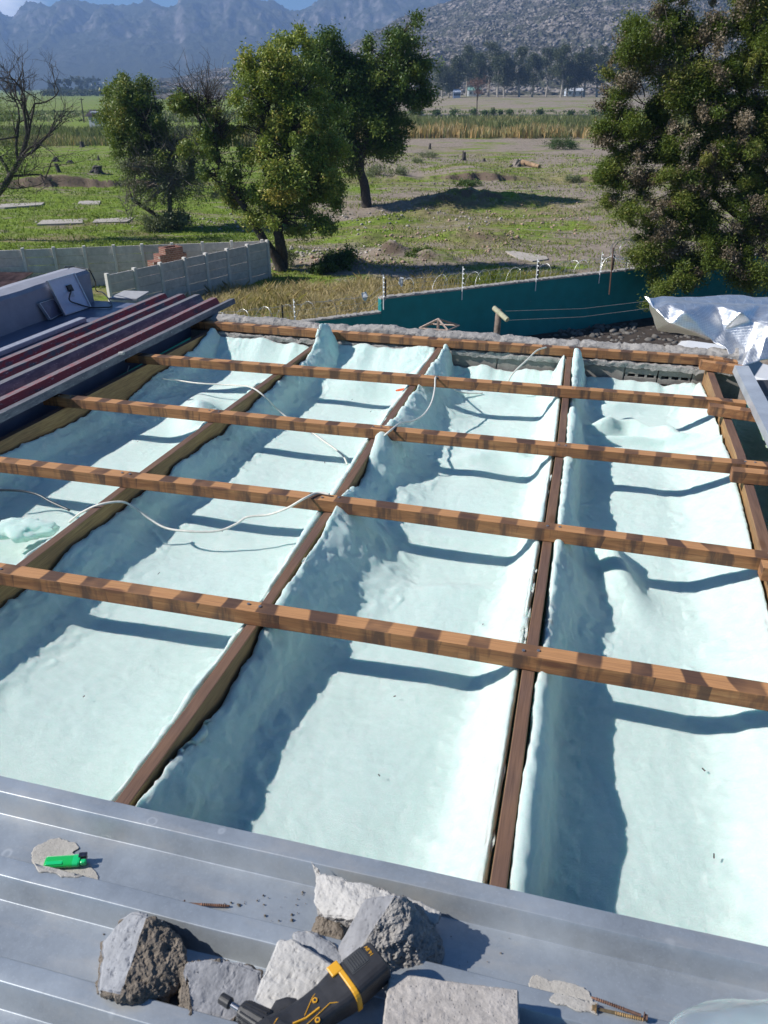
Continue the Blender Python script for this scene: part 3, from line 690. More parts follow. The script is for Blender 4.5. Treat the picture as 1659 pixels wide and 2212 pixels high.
# dried mortar splashes
_pf = sorted(sheet_profile(0, 8))
def sheet_w(v): return float(np.interp(v, [a for a, b in _pf], [b for a, b in _pf]))
def splash(px, label, seed, th=.0012):
    P = []
    for x, y in px:
        w_ = 0.
        for _ in range(12): w_ = w_*.5+.5*sheet_w(hit(x, y, w_).y)
        q = hit(x, y, w_); P.append(Vector((q.x, q.y, 0)))
    c = sum(P, Vector())/len(P); bm = bmesh.new(); vs = []
    n = 90; ring = catmull([tuple(p) for p in P]+[tuple(P[0])], 8)
    for k, p in enumerate(ring[:-1]):
        d = p-c; f_ = 1+.10*noise.noise(Vector((p.x*60, p.y*60, seed)))+.05*noise.noise(Vector((p.x*260, p.y*260, seed))); vs.append(bm.verts.new(c+d*f_+Vector((0, 0, .0032))))
    f = bm.faces.new(vs); f.normal_update()
    if f.normal.z < 0: f.normal_flip()
    r_ = bmesh.ops.extrude_face_region(bm, geom=[f]); top = [g for g in r_['geom'] if isinstance(g, bmesh.types.BMVert)]
    for v in top: v.co = c+(v.co-c)*.97+Vector((0, 0, th))
    bmesh.ops.triangulate(bm, faces=bm.faces)
    for it in range(3): bmesh.ops.subdivide_edges(bm, edges=[e for e in bm.edges if e.calc_length() > .008], cuts=1); bmesh.ops.triangulate(bm, faces=bm.faces)
    for v in bm.verts: v.co.z += sheet_w(v.co.y)-.002
    me = bpy.data.meshes.new('mortar_splash'); bm.to_mesh(me); bm.free()
    return obj('mortar_splash', me, M['splash'], frame=ROOF, label=label, cat='mortar splash', group='dried mortar splashes')
M['splash'] = concrete('dried_mortar_splash', (.40, .375, .34), 120, .2, .8, .002)
splash([(68,1846),(84,1826),(118,1812),(142,1815),(172,1830),(158,1843),(180,1858),(212,1890),(196,1904),(150,1896),(106,1884),(80,1878),(72,1862)], 'cracked beige mortar splash under the green lighter', 1)
splash([(1142,2114),(1156,2108),(1175,2112),(1190,2122),(1215,2120),(1260,2135),(1285,2170),(1290,2186),(1276,2188),(1240,2182),(1200,2168),(1186,2160),(1215,2156),(1180,2146),(1146,2136)], 'cream mortar splash beside the two screws at lower right', 2)

# lighter
LA = hit(97,1864,.010); LB = hit(189,1858,.010); ld = (LB-LA); Ln = ld.length; ang = math.atan2(ld.y, ld.x)
LM = Matrix.Translation(Vector((LA.x, LA.y, .0045))) @ Matrix.Rotation(ang, 4, 'Z')
def oval(x, ry, rz, n=20, sq=2.6):
    return [(x, ry*math.copysign(abs(math.cos(t))**(2/sq), math.cos(t)), rz+rz*math.copysign(abs(math.sin(t))**(2/sq), math.sin(t))) for t in [2*math.pi*k/n for k in range(n)]]
def loft(secs, M_=None, capped=True, mb=None, mi=0):
    mb = mb or MB(); n = len(secs[0]); vs = [Vector(p) for s in secs for p in s]
    if M_ is not None: vs = [M_ @ p for p in vs]
    fs = [(i*n+k, i*n+(k+1) % n, (i+1)*n+(k+1) % n, (i+1)*n+k) for i in range(len(secs)-1) for k in range(n)]
    if capped: fs += [tuple(range(n-1, -1, -1)), tuple((len(secs)-1)*n+k for k in range(n))]
    mb.add(vs, fs, mi); return mb
gm = NT('translucent_green_plastic'); gm.col((.02, .62, .13)); gm.rough(.12); gm.b.inputs['Transmission Weight'].default_value = .35; gm.b.inputs['Coat Weight'].default_value = .5
gm2 = simple('green_plastic', (.01, .50, .16), .3, 0, .05); steel = simple('dark_steel', (.10, .10, .12), .3, .9, .3, 200)
t = empty('lighter', (LA.x, LA.y, .004), ROOF, label='transparent green cigarette lighter lying on a mortar splash on the metal sheet', cat='lighter')
obj('body', loft([oval(x*Ln, a_, b_) for x, a_, b_ in ((0,.0088,.0048),(.02,.0110,.0058),(.05,.0115,.006),(.66,.0115,.006),(.67,.0113,.006))], LM), gm.mat, t, smooth=False, bevel=0)
obj('collar', loft([oval(x*Ln, a_, b_) for x, a_, b_ in ((.672,.0118,.0062),(.80,.0118,.0062),(.84,.0105,.006))], LM), gm2, t)
mb = MB(); mb.box((.79*Ln, .001, .0105), (.985*Ln, .0105, .0150), M=LM); mb.box((.80*Ln, -.001, .002), (.97*Ln, .0105, .0104), M=LM); obj('metal_guard', mb, steel, t, bevel=.001)
mb = MB(); mb.box((.86*Ln, -.0100, .003), (1.0*Ln, -.0015, .0125), M=LM); obj('button', mb, gm2, t, bevel=.0025)
mb = MB(); mb.box((.05*Ln, -.0098, .0090), (.45*Ln, -.002, .0121), M=LM); obj('liquid_line', mb, gm2, t, bevel=.001)

# screws
def screw(p0, p1, label, mat, w0=.0075, w1=.003):
    a = hit(*p0, w0); b = hit(*p1, w1); d = (b-a); Lg = d.length; d.normalize()
    t = empty('roofing_screw', (a.x, a.y, 0.0), ROOF, label=label, cat='screw', group='loose roofing screws')
    mb = MB(); pts = []; rad = []; n = 46
    for i in range(n):
        x = .06+i/(n-1)*.94; pts.append(a+d*(Lg*x)); rr = .0022 if x < .38 else (.0017 if i % 2 else .0030)
        if x > .9: rr = .0017
        if i == n-1: rr = .0006
        rad.append(rr)
    mb.tube(pts, rad, 10); obj('shank', mb, mat, t)
    mb = MB(); mb.tube([a, a+d*.0012], [.0062, .0062], 16); mb.tube([a-d*.0045, a+d*.0002], [.0040, .0042], 6); obj('hex_head', mb, mat, t)
screw((397,1952), (497,1957), 'rusty hexagon headed screw lying alone on the sheet', M['steel_rust'], .0062)
sm = simple('brassy_screw', (.38, .25, .12), .4, .8, .4, 120)
screw((1392,2196), (1277,2154), 'rust red screw pointing up left, crossing over the brassy one', M['steel_rust'], .048, .042)
screw((1286,2178), (1400,2204), 'brassy screw with its head beside the cream splash', sm, .0430, .0395)

# cordless drill leaning over the rubble
DM = {'black': simple('black_rubber', (.022, .022, .025), .5, 0, .3, 60, .15), 'yellow': simple('amber_plastic', (.66, .33, .02), .42, 0, .1, 30, .05), 'chrome': simple('drill_chrome', (.3, .3, .32), .25, 1, .2)}
t = empty('cordless_drill', tuple(hit(700,2200,.0)), ROOF, label='black and amber cordless drill lying across the rubble at the bottom edge', cat='drill')
ha = hit(590,2262,.082); hb_ = hit(822,2076,.100); ax = (hb_-ha); HL = ax.length; ax.normalize(); zz = Vector((0, 0, 1)); yy = zz.cross(ax).normalized(); zz = ax.cross(yy)
HM = Matrix(((ax.x, yy.x, zz.x, ha.x), (ax.y, yy.y, zz.y, ha.y), (ax.z, yy.z, zz.z, ha.z), (0, 0, 0, 1)))
def rr(x, hy, hz, yo=0, zo=0, n=24, sq=4): return [(x, yo+hy*math.copysign(abs(math.cos(q))**(2/sq), math.cos(q)), zo+hz*math.copysign(abs(math.sin(q))**(2/sq), math.sin(q))) for q in [2*math.pi*k/n for k in range(n)]]
obj('handle', loft([rr(x*HL, a_, b_, yo) for x, a_, b_, yo in ((-.12,.034,.026,0),(.05,.033,.026,0),(.2,.028,.022,-.002),(.35,.0245,.020,0),(.48,.025,.020,0),(.60,.029,.021,0),(.68,.030,.022,0))], HM), DM['black'], t, smooth=False, bevel=0)
# battery pack
bt = obj('battery_pack', loft([rr(x*HL, a_, b_, yo, 0) for x, a_, b_, yo in ((.685,.0285,.022,0),(.72,.0285,.0225,0),(.985,.027,.0225,.001),(1.0,.025,.020,.001))], HM), DM['black'], t)
mb = MB()
loft([rr(x*HL, .0312, .0238) for x in (.655, .700)], HM, True, mb)
mb.box((.60*HL, .0130, .0195), (.70*HL, .0300, .0240), M=HM)
obj('release_clip', mb, DM['yellow'], t, bevel=.0015)
mb = MB(); mb.box((.745*HL, .000, .0222), (.895*HL, .0225, .0238), M=HM); mb.prism([(.735*HL, -.002), (.90*HL, -.002), (.91*HL, .006), (.905*HL, .024), (.735*HL, .024)], .021, .0229, M=HM)
for i in range(6): mb.box(((.76+i*.021)*HL, .002, .0236), ((.767+i*.021)*HL, .0205, .0248), M=HM)
obj('battery_button', mb, simple('grey_rubber', (.045, .047, .05), .5), bt)
# amber seam lines on the handle
mb = MB()
def seam(pts, r_=.00065, z=.0212): mb.tube([HM @ Vector((x*HL, y, z_)) for x, y, z_ in pts], r_, 5)
seam([(.28,-.004,.0212),(.40,.010,.0200),(.52,.019,.0165),(.60,.0225,.0165)]); seam([(.10,-.012,.0262),(.22,-.016,.0215),(.34,-.014,.020),(.48,-.012,.0205),(.56,-.020,.018)])
seam([(.18,-.004,.0238),(.28,-.008,.021),(.40,-.008,.0205)], .0016)
obj('amber_seam', mb, DM['yellow'], t)
for (x_, y_) in ((.40, .004), (.34, -.019)):
    mb = MB(); c0 = HM @ Vector((x_*HL, y_, .0185)); c1 = HM @ Vector((x_*HL, y_, .0222 if y_ > 0 else .0205)); mb.tube([c0, c1], [.0036, .0036], 14); s_o = obj('screw_ring', mb, DM['yellow'], t)
    mb = MB(); mb.tube([c0, c1+(c1-c0)*.12], [.0021, .0021], 10); obj('screw_hole', mb, DM['black'], s_o)
# trigger
mb = loft([rr(x*HL, a_, b_, yo) for x, a_, b_, yo in ((.10,.010,.010,.030),(.18,.011,.010,.036),(.26,.009,.010,.032),(.31,.005,.009,.026))], HM); obj('trigger', mb, DM['black'], t)
# barrel and chuck
ca = hit(478,2156,.080); cb_ = hit(650,2262,.086); cd = (cb_-ca); CL = cd.length; cd.normalize()
def ringtube(xs, name, mat, n=20, par=t):
    mb = MB(); mb.tube([ca+cd*x for x, r_ in xs], [r_ for x, r_ in xs], n); return obj(name, mb, mat, par, smooth=False)
ringtube([(0,.0055),(.0,.0075),(.016,.0078),(.018,.0060)], 'chuck_nose', DM['black'])
ringtube([(.018,.0042),(.034,.0044)], 'bit_holder', DM['chrome'])
ringtube([(.034,.008),(.038,.0140),(.052,.0165),(.080,.0185),(.083,.0172)], 'chuck', DM['black'])
mb = MB()
for k in range(14):
    th = k*2*math.pi/14; o1 = cd.orthogonal().normalized(); o2 = cd.cross(o1); e = o1*math.cos(th)+o2*math.sin(th)
    mb.tube([ca+cd*.042+e*.0150, ca+cd*.078+e*.0186], .0014, 5)
obj('grip_rib', mb, DM['black'], t)
ringtube([(.084,.019),(.10,.024),(.16,.028),(CL,.030)], 'barrel', DM['black'])
ringtube([(.088,.0205),(.098,.0245)], 'barrel_ring', DM['yellow'])
# voltage mark on the battery
cu = bpy.data.curves.new('voltage_mark', 'FONT'); cu.body = '16.8V'; cu.size = .0075; cu.extrude = .0002; cu.align_x = 'CENTER'
tmp = bpy.data.objects.new('voltage_mark', cu); sc.collection.objects.link(tmp); bpy.context.view_layer.update()
me = bpy.data.meshes.new_from_object(tmp.evaluated_get(bpy.context.evaluated_depsgraph_get())); bpy.data.objects.remove(tmp)
TM = HM @ Matrix.Translation((.955*HL, .011, .0231)) @ Matrix.Rotation(R(-90+180), 4, 'Z')
me.transform(TM); obj('voltage_mark', me, DM['yellow'], bt)

# pale blurred plastic cover intruding at the lower right corner, close to the lens
cen = hit(1745,2330,.50)
pc = NT('pale_plastic_cover'); lw = pc.n('ShaderNodeLayerWeight'); lw.inputs[0].default_value = .45
pc.col(pc.mix(pc.noise(pc.co(), 9, 3), (.30, .34, .42), (.55, .64, .66))); pc.rough(.35); pc.b.inputs['Transmission Weight'].default_value = .6; pc.b.inputs['IOR'].default_value = 1.15; pc.b.inputs['Coat Weight'].default_value = .4; pc.b.inputs['Subsurface Weight'].default_value = .2; pc.b.inputs['Subsurface Scale'].default_value = .02
nu, nv_ = 60, 30; th = np.linspace(0, 2*np.pi, nu); ph = np.linspace(.02, np.pi*.98, nv_); TH, PH = np.meshgrid(th, ph, indexing='ij')
X = np.stack([.115*np.cos(TH)*np.sin(PH), .052*np.sin(TH)*np.sin(PH), .05*np.cos(PH)], -1); X *= (1+fbm(X, 18, 3)*.12)[..., None]; X += np.array(cen)
obj('plastic_cover', npmesh('plastic_cover', X.reshape(-1, 3), gridfaces(nu, nv_)), pc.mat, frame=ROOF, smooth=True, label='pale out of focus rounded plastic cover poking into the lower right corner', cat='plastic cover')

# ================================================================== RIGHT SIDE: gutter flashing, dark panel, foil
g0 = hit(1588,795,.035); g1 = hit(1668,960,.035)
mb = MB(); d_ = (g1-g0).normalized(); nrm = Vector((-d_.y, d_.x, 0)); 
if nrm.x < 0: nrm = -nrm
ga = g0-d_*.05; gb = g0+d_*2.2
for (o0, z0, o1, z1) in ((0, .0, .004, .035), (.004, .035, .070, .038), (.070, .038, .078, .012)):
    a0, a1 = ga+nrm*o0, ga+nrm*o1; b0, b1 = gb+nrm*o0, gb+nrm*o1
    mb.add([(a0.x, a0.y, z0), (b0.x, b0.y, z0), (b1.x, b1.y, z1), (a1.x, a1.y, z1)], [(0, 1, 2, 3)])
o = obj('edge_flashing', mb, M['galv2'], frame=ROOF, label='bright galvanised edge flashing running down the right edge below the foil', cat='flashing'); o.modifiers.new('t', 'SOLIDIFY').thickness = .0015
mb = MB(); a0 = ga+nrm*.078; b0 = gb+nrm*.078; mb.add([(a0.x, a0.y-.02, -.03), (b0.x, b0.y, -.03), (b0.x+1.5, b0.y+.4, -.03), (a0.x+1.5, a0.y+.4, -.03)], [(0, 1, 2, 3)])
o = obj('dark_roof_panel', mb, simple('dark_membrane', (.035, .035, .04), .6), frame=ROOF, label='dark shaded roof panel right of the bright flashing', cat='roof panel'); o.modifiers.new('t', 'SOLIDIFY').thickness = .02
mb = MB(); q = [hit(x, y, -.012) for x, y in ((1613,848),(1690,862),(1740,1010),(1672,960))]
mb.add([(p.x, p.y, -.012) for p in q]+[(p.x, p.y, -.020) for p in q], [(3, 2, 1, 0), (4, 5, 6, 7), (0, 1, 5, 4), (1, 2, 6, 5), (2, 3, 7, 6), (3, 0, 4, 7)])
obj('grey_board', mb, simple('grey_board', (.22, .20, .19), .7), frame=ROOF, label='plain grey board on the dark panel at the right edge', cat='board')

fm = NT('reinforced_foil'); v = fm.co(kind='UV')
br = fm.n('ShaderNodeTexBrick'); fm.l(v, br.inputs[0]); br.offset = 0; br.inputs['Scale'].default_value = 1; br.inputs['Mortar Size'].default_value = .0009; br.inputs['Brick Width'].default_value = .0135; br.inputs['Row Height'].default_value = .0135
br.inputs['Color1'].default_value = (0, 0, 0, 1); br.inputs['Color2'].default_value = (0, 0, 0, 1); br.inputs['Mortar'].default_value = (1, 1, 1, 1)
fn = fm.noise(fm.co(), 30, 4, .6)
fm.col(fm.mix(fm.math('MULTIPLY', br.outputs[0], .8), (.74, .745, .75), (.95, .95, .95))); fm.b.inputs['Metallic'].default_value = .9; fm.rough(fm.mr(fn, .3, .7, .30, .50))
fm.bump(fm.math('ADD', fm.math('MULTIPLY', br.outputs[0], .6), fm.math('MULTIPLY', fn, .3)), .35, .003)
FP = {}
def fp(k, x, y, Y): FP[k] = at(x, y, Y)
fp('a',1395,641,4.55); fp('b',1432,636,4.70); fp('c',1520,641,4.8); fp('d',1600,637,4.85); fp('e',1700,637,4.9)
fp('f',1410,664,4.42); fp('g',1444,652,4.45); fp('h',1545,655,4.50); fp('i',1640,658,4.55); fp('i2',1720,660,4.6)
fp('j',1447,702,4.30); fp('k',1480,668,4.30); fp('l',1560,700,4.36); fp('m',1604,671,4.28); fp('n',1632,692,4.30); fp('o',1700,668,4.34)
fp('p',1400,668,4.60); fp('q',1420,712,4.62); fp('r',1445,718,4.60); fp('s',1520,730,4.50)
fp('t',1540,738,4.28); fp('u',1570,752,4.22); fp('v',1566,712,4.34); fp('x',1582,785,4.16); fp('y',1600,792,4.10); fp('z',1630,735,4.22)
fp('A',1660,705,4.20); fp('B',1700,718,4.24); fp('D',1640,778,4.10); fp('E',1710,768,4.10); fp('G',1612,760,4.24)
tris = 'abf bgf bcg cgh|cdh dih|dei|eI i|'
T = [('a','b','f'),('b','g','f'),('b','c','g'),('c','h','g'),('c','d','h'),('d','i','h'),('d','e','i'),('e','i2','i'),('i','i2','o'),
     ('f','g','j'),('g','k','j'),('g','h','k'),('k','t','j'),('k','l','t'),('k','h','l'),('h','m','l'),('h','i','m'),('m','n','v'),('l','m','v'),('i','n','m'),('i','o','n'),
     ('l','v','t'),('v','u','t'),('v','G','u'),('v','n','G'),('u','G','x'),('x','G','y'),('n','z','G'),('G','z','y'),('n','A','z'),('n','o','A'),('o','B','A'),('A','B','E'),('A','D','z'),('A','E','D'),('z','D','y'),
     ('a','f','p'),('f','j','q'),('f','q','p'),('j','r','q'),('j','s','r'),('j','t','s')]
bm = bmesh.new(); bv = {k: bm.verts.new(p) for k, p in FP.items()}
for tr in T: bm.faces.new([bv[k] for k in tr])
for it in range(4): bmesh.ops.subdivide_edges(bm, edges=bm.edges, cuts=1, use_grid_fill=True, smooth=.35 if it == 0 else (.12 if it == 1 else 0)); bmesh.ops.triangulate(bm, faces=bm.faces)
for it in range(5): bmesh.ops.smooth_vert(bm, verts=[v for v in bm.verts if not v.is_boundary], factor=.5, use_axis_x=True, use_axis_y=True, use_axis_z=True)
bm.normal_update(); P = np.array([v.co for v in bm.verts]); Nn = np.array([v.normal for v in bm.verts])
P = P+Nn*(fbm(P, 2.6, 2, .5, True)*.018+fbm(P, 9, 2, .5, True)*.0035)[:, None]
uvl = bm.loops.layers.uv.new('UVMap')
for v, p in zip(bm.verts, P): v.co = p
for f in bm.faces:
    for l_ in f.loops: l_[uvl].uv = (l_.vert.co.x*.94+l_.vert.co.y*.35, l_.vert.co.z*1.05-l_.vert.co.x*.2)
me = bpy.data.meshes.new('foil_sheet'); bm.to_mesh(me); bm.free()
o = obj('foil_sheet', me, fm.mat, smooth=True, label='crumpled silver reinforced foil folded over the roof edge at the right', cat='foil')
o.modifiers.new('t', 'SOLIDIFY').thickness = .002

# ================================================================== LEFT SIDE: neighbouring roof
nr = empty('neighbour_roof_deck', (-4, 4, -.08), ROOF, label='dark blue grey flat roof beside the open roof, below the parapet', cat='roof')
mem = NT('blue_roof_membrane'); nn = mem.noise(mem.co(), 3, 5, .6)
mem.col(mem.ramp(nn, [(.3, (.085, .10, .16)), (.7, (.16, .18, .25))])); mem.rough(mem.mr(nn, .3, .7, .3, .6)); mem.bump(nn, .3, .01)
mb = MB(); mb.box((-6.0, -.5, -.10), (-2.405, 4.90, -.012)); obj('deck', mb, mem.mat, nr, bevel=.004)
mb = MB()
PT = [hitv(187,583,4.86), hitv(205,628,4.86)]
fu, tw = PT[0].x, PT[0].z
yb = hit(140,578,tw); bu = yb.x
n = 40; vv = np.linspace(-.5, 4.86, n); secs = []
for v in vv:
    wob = .006*noise.noise(Vector((0, v*4, 0)))
    secs.append([(-3.32+wob, v, -.012), (fu+.02, v, tw-.02+wob), (fu, v, tw+wob), ((fu+bu)/2, v, tw+.012+wob), (bu, v, tw-.004+wob), (bu-.03, v, -.10)])
mb.add([p for s in secs for p in s], [(i*6+k, i*6+k+1, (i+1)*6+k+1, (i+1)*6+k) for i in range(n-1) for k in range(5)]+[(0, 1, 2, 3, 4, 5), tuple((n-1)*6+k for k in range(5, -1, -1))])
pm = concrete('grey_painted_parapet', (.27, .28, .33), 9, .15, .4, .006, False)
obj('parapet_wall', mb, pm, frame=ROOF, label='thick grey plastered parapet wall with a pale sunlit top, solar panel leaning on it', cat='wall')
# ribbed old sheets
def paint(name, c, c2, amt):
    m = NT(name); v_ = m.co(scale=(3, .8, 3)); n1 = m.noise(v_, 9, 6, .7); g = m.n('ShaderNodeNewGeometry'); nz = m.sep(g.outputs['Normal'])[2]
    base = m.mix(m.mr(n1, amt-.06, amt+.06), c, c2); base = m.mix(m.mr(m.noise(m.co(scale=(8, 2, 8)), 14, 5, .8), .60, .66, 0, .8), base, (.42, .40, .40))
    # chalky wear along the flat crowns
    oz = m.sep(m.co())[2]; wear = m.math('MULTIPLY', m.mr(nz, .93, .985), m.mr(m.noise(m.co(scale=(4, 1, 4)), 20, 5, .7), .35, .55, .2, .9))
    base = m.mix(m.math('MULTIPLY', wear, m.mr(oz, .030, .040)), base, (.20, .19, .19))
    m.col(base); m.rough(.55); m.bump(n1, .3, .003); return m.mat
RP = [paint('red_roof_paint', (.30, .022, .02), (.09, .022, .028), .58), paint('slate_roof_paint', (.085, .085, .105), (.16, .155, .17), .5), paint('red_slate_roof_paint', (.27, .022, .022), (.075, .07, .09), .50)]
def rib_sheet(uc, v0, v1, mat, label, w0=.0, half=.062, slope=-.0):
    pr = [(-half, 0), (-.046, 0), (-.026, .044), (.012, .046), (.040, 0), (half-.004, 0)]
    n = 30; vs = []; fs = []
    for i in range(n):
        v = v0+(v1-v0)*i/(n-1)
        for x, z in pr: vs.append((uc+x+slope*(v-4.9), v, w0+z+.0015*noise.noise(Vector((x*20, v*5, uc*9)))))
    k = len(pr)
    for i in range(n-1):
        for j in range(k-1): fs.append((i*k+j, i*k+j+1, (i+1)*k+j+1, (i+1)*k+j))
    mb = MB(); mb.add(vs, fs); o = obj('ribbed_roof_strip', mb, mat, frame=ROOF, label=label, cat='roof sheet', group='old ribbed sheets stacked at the left')
    s_ = o.modifiers.new('t', 'SOLIDIFY'); s_.thickness = .002; s_.offset = -1
for (px, wtop, mat, lb) in (((355,634), 0, RP[2], 'innermost old ribbed roof sheet, red, beside the flat blue roof'), ((395,636), 1, RP[2], 'second old ribbed roof sheet from the flat blue roof, red and slate'),
                            ((430,638), 2, RP[1], 'third old ribbed roof sheet, slate grey, between the red ones'), ((466,646), 3, RP[0], 'fourth old ribbed roof sheet, brightest red, with a pebble on it')):
    h_ = hit(*px, .06); rib_sheet(h_.x, -.4, h_.y-.01, mat, lb, .018+.003*wtop, slope=-.0)
e = hit(505,646,.05)
mb = MB(); pr = [(-.055,.020),(-.030,.020),(-.022,.052),(.012,.055),(.020,.022)]
n = 30; vs = []; 
for i in range(n):
    v = -.4+(e.y+.4)*i/(n-1)
    for x, z in pr: vs.append((e.x-.008+x-.018*(4.96-v)/2.3, v, z+.002*noise.noise(Vector((x*20, v*4, 1)))))
mb.add(vs, [(i*5+j, i*5+j+1, (i+1)*5+j+1, (i+1)*5+j) for i in range(n-1) for j in range(4)])
o = obj('ribbed_roof_strip', mb, RP[1], frame=ROOF, label='outermost grey weathered sheet edge of the stack, overhanging the dark gap', cat='roof sheet', group='old ribbed sheets stacked at the left'); o.modifiers.new('t', 'SOLIDIFY').thickness = .002
mb = MB(); h0 = hit(0,752,.02); h1 = hit(128,705,.02)
mb.box((h1.x-.03, -.4, -.010), (h1.x+.02, h1.y+.25, .018)); obj('metal_trim', mb, simple('pale_trim', (.30, .32, .38), .5), frame=ROOF, bevel=.004, label='low grey metal trim strip between the flat blue roof and the red sheets', cat='trim')
p = hit(262,764,.062); rock('pebble', [p+Vector((a*.014, b*.012, c*.008)) for a in (-1, 1) for b in (-.7, 1) for c in (-.6, 1)], lambda n, c: (0, .002), [M['plaster_white']], size=.004, label='small pale pebble on the brightest red sheet', cat='pebble')
q = [hit(x, y, .004) for x, y in ((236,644),(295,646),(322,630),(268,628))]
mb = MB(); mb.add([(p.x, p.y, .006) for p in q]+[(p.x, p.y, -.006) for p in q], [(0, 1, 2, 3), (7, 6, 5, 4), (4, 5, 1, 0), (5, 6, 2, 1), (6, 7, 3, 2), (7, 4, 0, 3)])
obj('fibre_board', mb, simple('fibre_board', (.34, .34, .35), .8), frame=ROOF, label='loose pale grey flat board at the far end of the neighbouring roof', cat='board')
# little solar panels leaning on the parapet
def hitu(x, y, u):
    d = ray(x, y); P = d*(u/d.dot(U)); return Vector((u, P.dot(V), P.dot(N)+H))
def panel(b0, b1, t0, t1, label, face, fw=.008):
    Bl, Br = hit(*b0, -.008), hit(*b1, -.008); 
    Tl = hitu(*t0, fu-.0+.03); Tr = hitu(*t1, fu+.03)
    t = empty('solar_panel', tuple(Bl), ROOF, label=label, cat='solar panel')
    nrm = (Br-Bl).cross(Tl-Bl).normalized()
    if nrm.x < 0: nrm = -nrm
    def P_(a, b, o_=0): return Bl*(1-a)*(1-b)+Br*a*(1-b)+Tl*(1-a)*b+Tr*a*b+nrm*o_
    def slab(a0, a1, b0_, b1_, z0, z1):
        mb = MB(); vs = [P_(a, b, z) for z in (z0, z1) for a, b in ((a0, b0_), (a1, b0_), (a1, b1_), (a0, b1_))]
        mb.add(vs, [(3, 2, 1, 0), (4, 5, 6, 7), (0, 1, 5, 4), (1, 2, 6, 5), (2, 3, 7, 6), (3, 0, 4, 7)]); return mb
    obj('back_sheet', slab(.01, .99, .01, .99, .002, .008), face, t)
    fr = MB()
    for a0, a1, b0_, b1_ in ((0, 1, 0, .025), (0, 1, .975, 1), (0, .03, .0255, .9745), (.97, 1, .0255, .9745)):
        s_ = slab(a0, a1, b0_, b1_, 0, .018); fr.add(s_.v, s_.f)
    obj('frame', fr, simple('aluminium_frame', (.5, .52, .56), .35, .6), t)
    return t, slab, P_
t, slab, P_ = panel((137,682), (193,663), (98,607), (157,590), 'small solar panel turned white side out, leaning on the parapet with a black cable', simple('white_backsheet', (.52, .56, .68), .4, 0, .04))
obj('junction_box', slab(.52, .68, .56, .74, .0085, .02), simple('black_box', (.015, .015, .018), .4), t); obj('rating_label', slab(.52, .66, .40, .52, .0085, .0095), simple('label_grey', (.40, .43, .5), .5), t)
panel((104,692), (140,674), (80,656), (112,646), 'second smaller dark panel half hidden behind the white backed one', simple('dark_panel_face', (.12, .13, .19), .3))
a = P_(.6, .6, .02); cpts = [a]+[hit(*q, w_) for q, w_ in (((150,648), .09), ((170,657), .035), ((195,664), .0), ((225,664), -.004), ((240,662), -.004), ((238,650), .0), ((222,632), .005), ((208,628), .01))]
cpts += [hitv(206,610,4.88), hitv(198,592,4.88), hitv(190,582,4.86), hitu(160,577,bu+.05), hitu(140,577,bu+.08)]
mb = MB(); mb.tube(catmull(cpts), .0045, 6); obj('cable', mb, M['black_cable'], frame=ROOF, smooth=True, label='black cable running from the white backed solar panel over the parapet corner', cat='cable', group='loose electric cables')
# lump of fluff in the dark gap
p = hit(45,1175,-.16); X = np.stack([.12*np.cos(TH)*np.sin(PH), .07*np.sin(TH)*np.sin(PH), .03*np.cos(PH)], -1); X *= (1+fbm(X, 14, 4)*.7)[..., None]; X += np.array([p.x-.02, p.y+.05, -.13])
obj('insulation_offcut', npmesh('insulation_offcut', X.reshape(-1, 3), gridfaces(nu, nv_)), M['insul'], frame=ROOF, smooth=True, label='tuft of insulation fluff lying in the dark gap under the stacked sheets', cat='insulation')

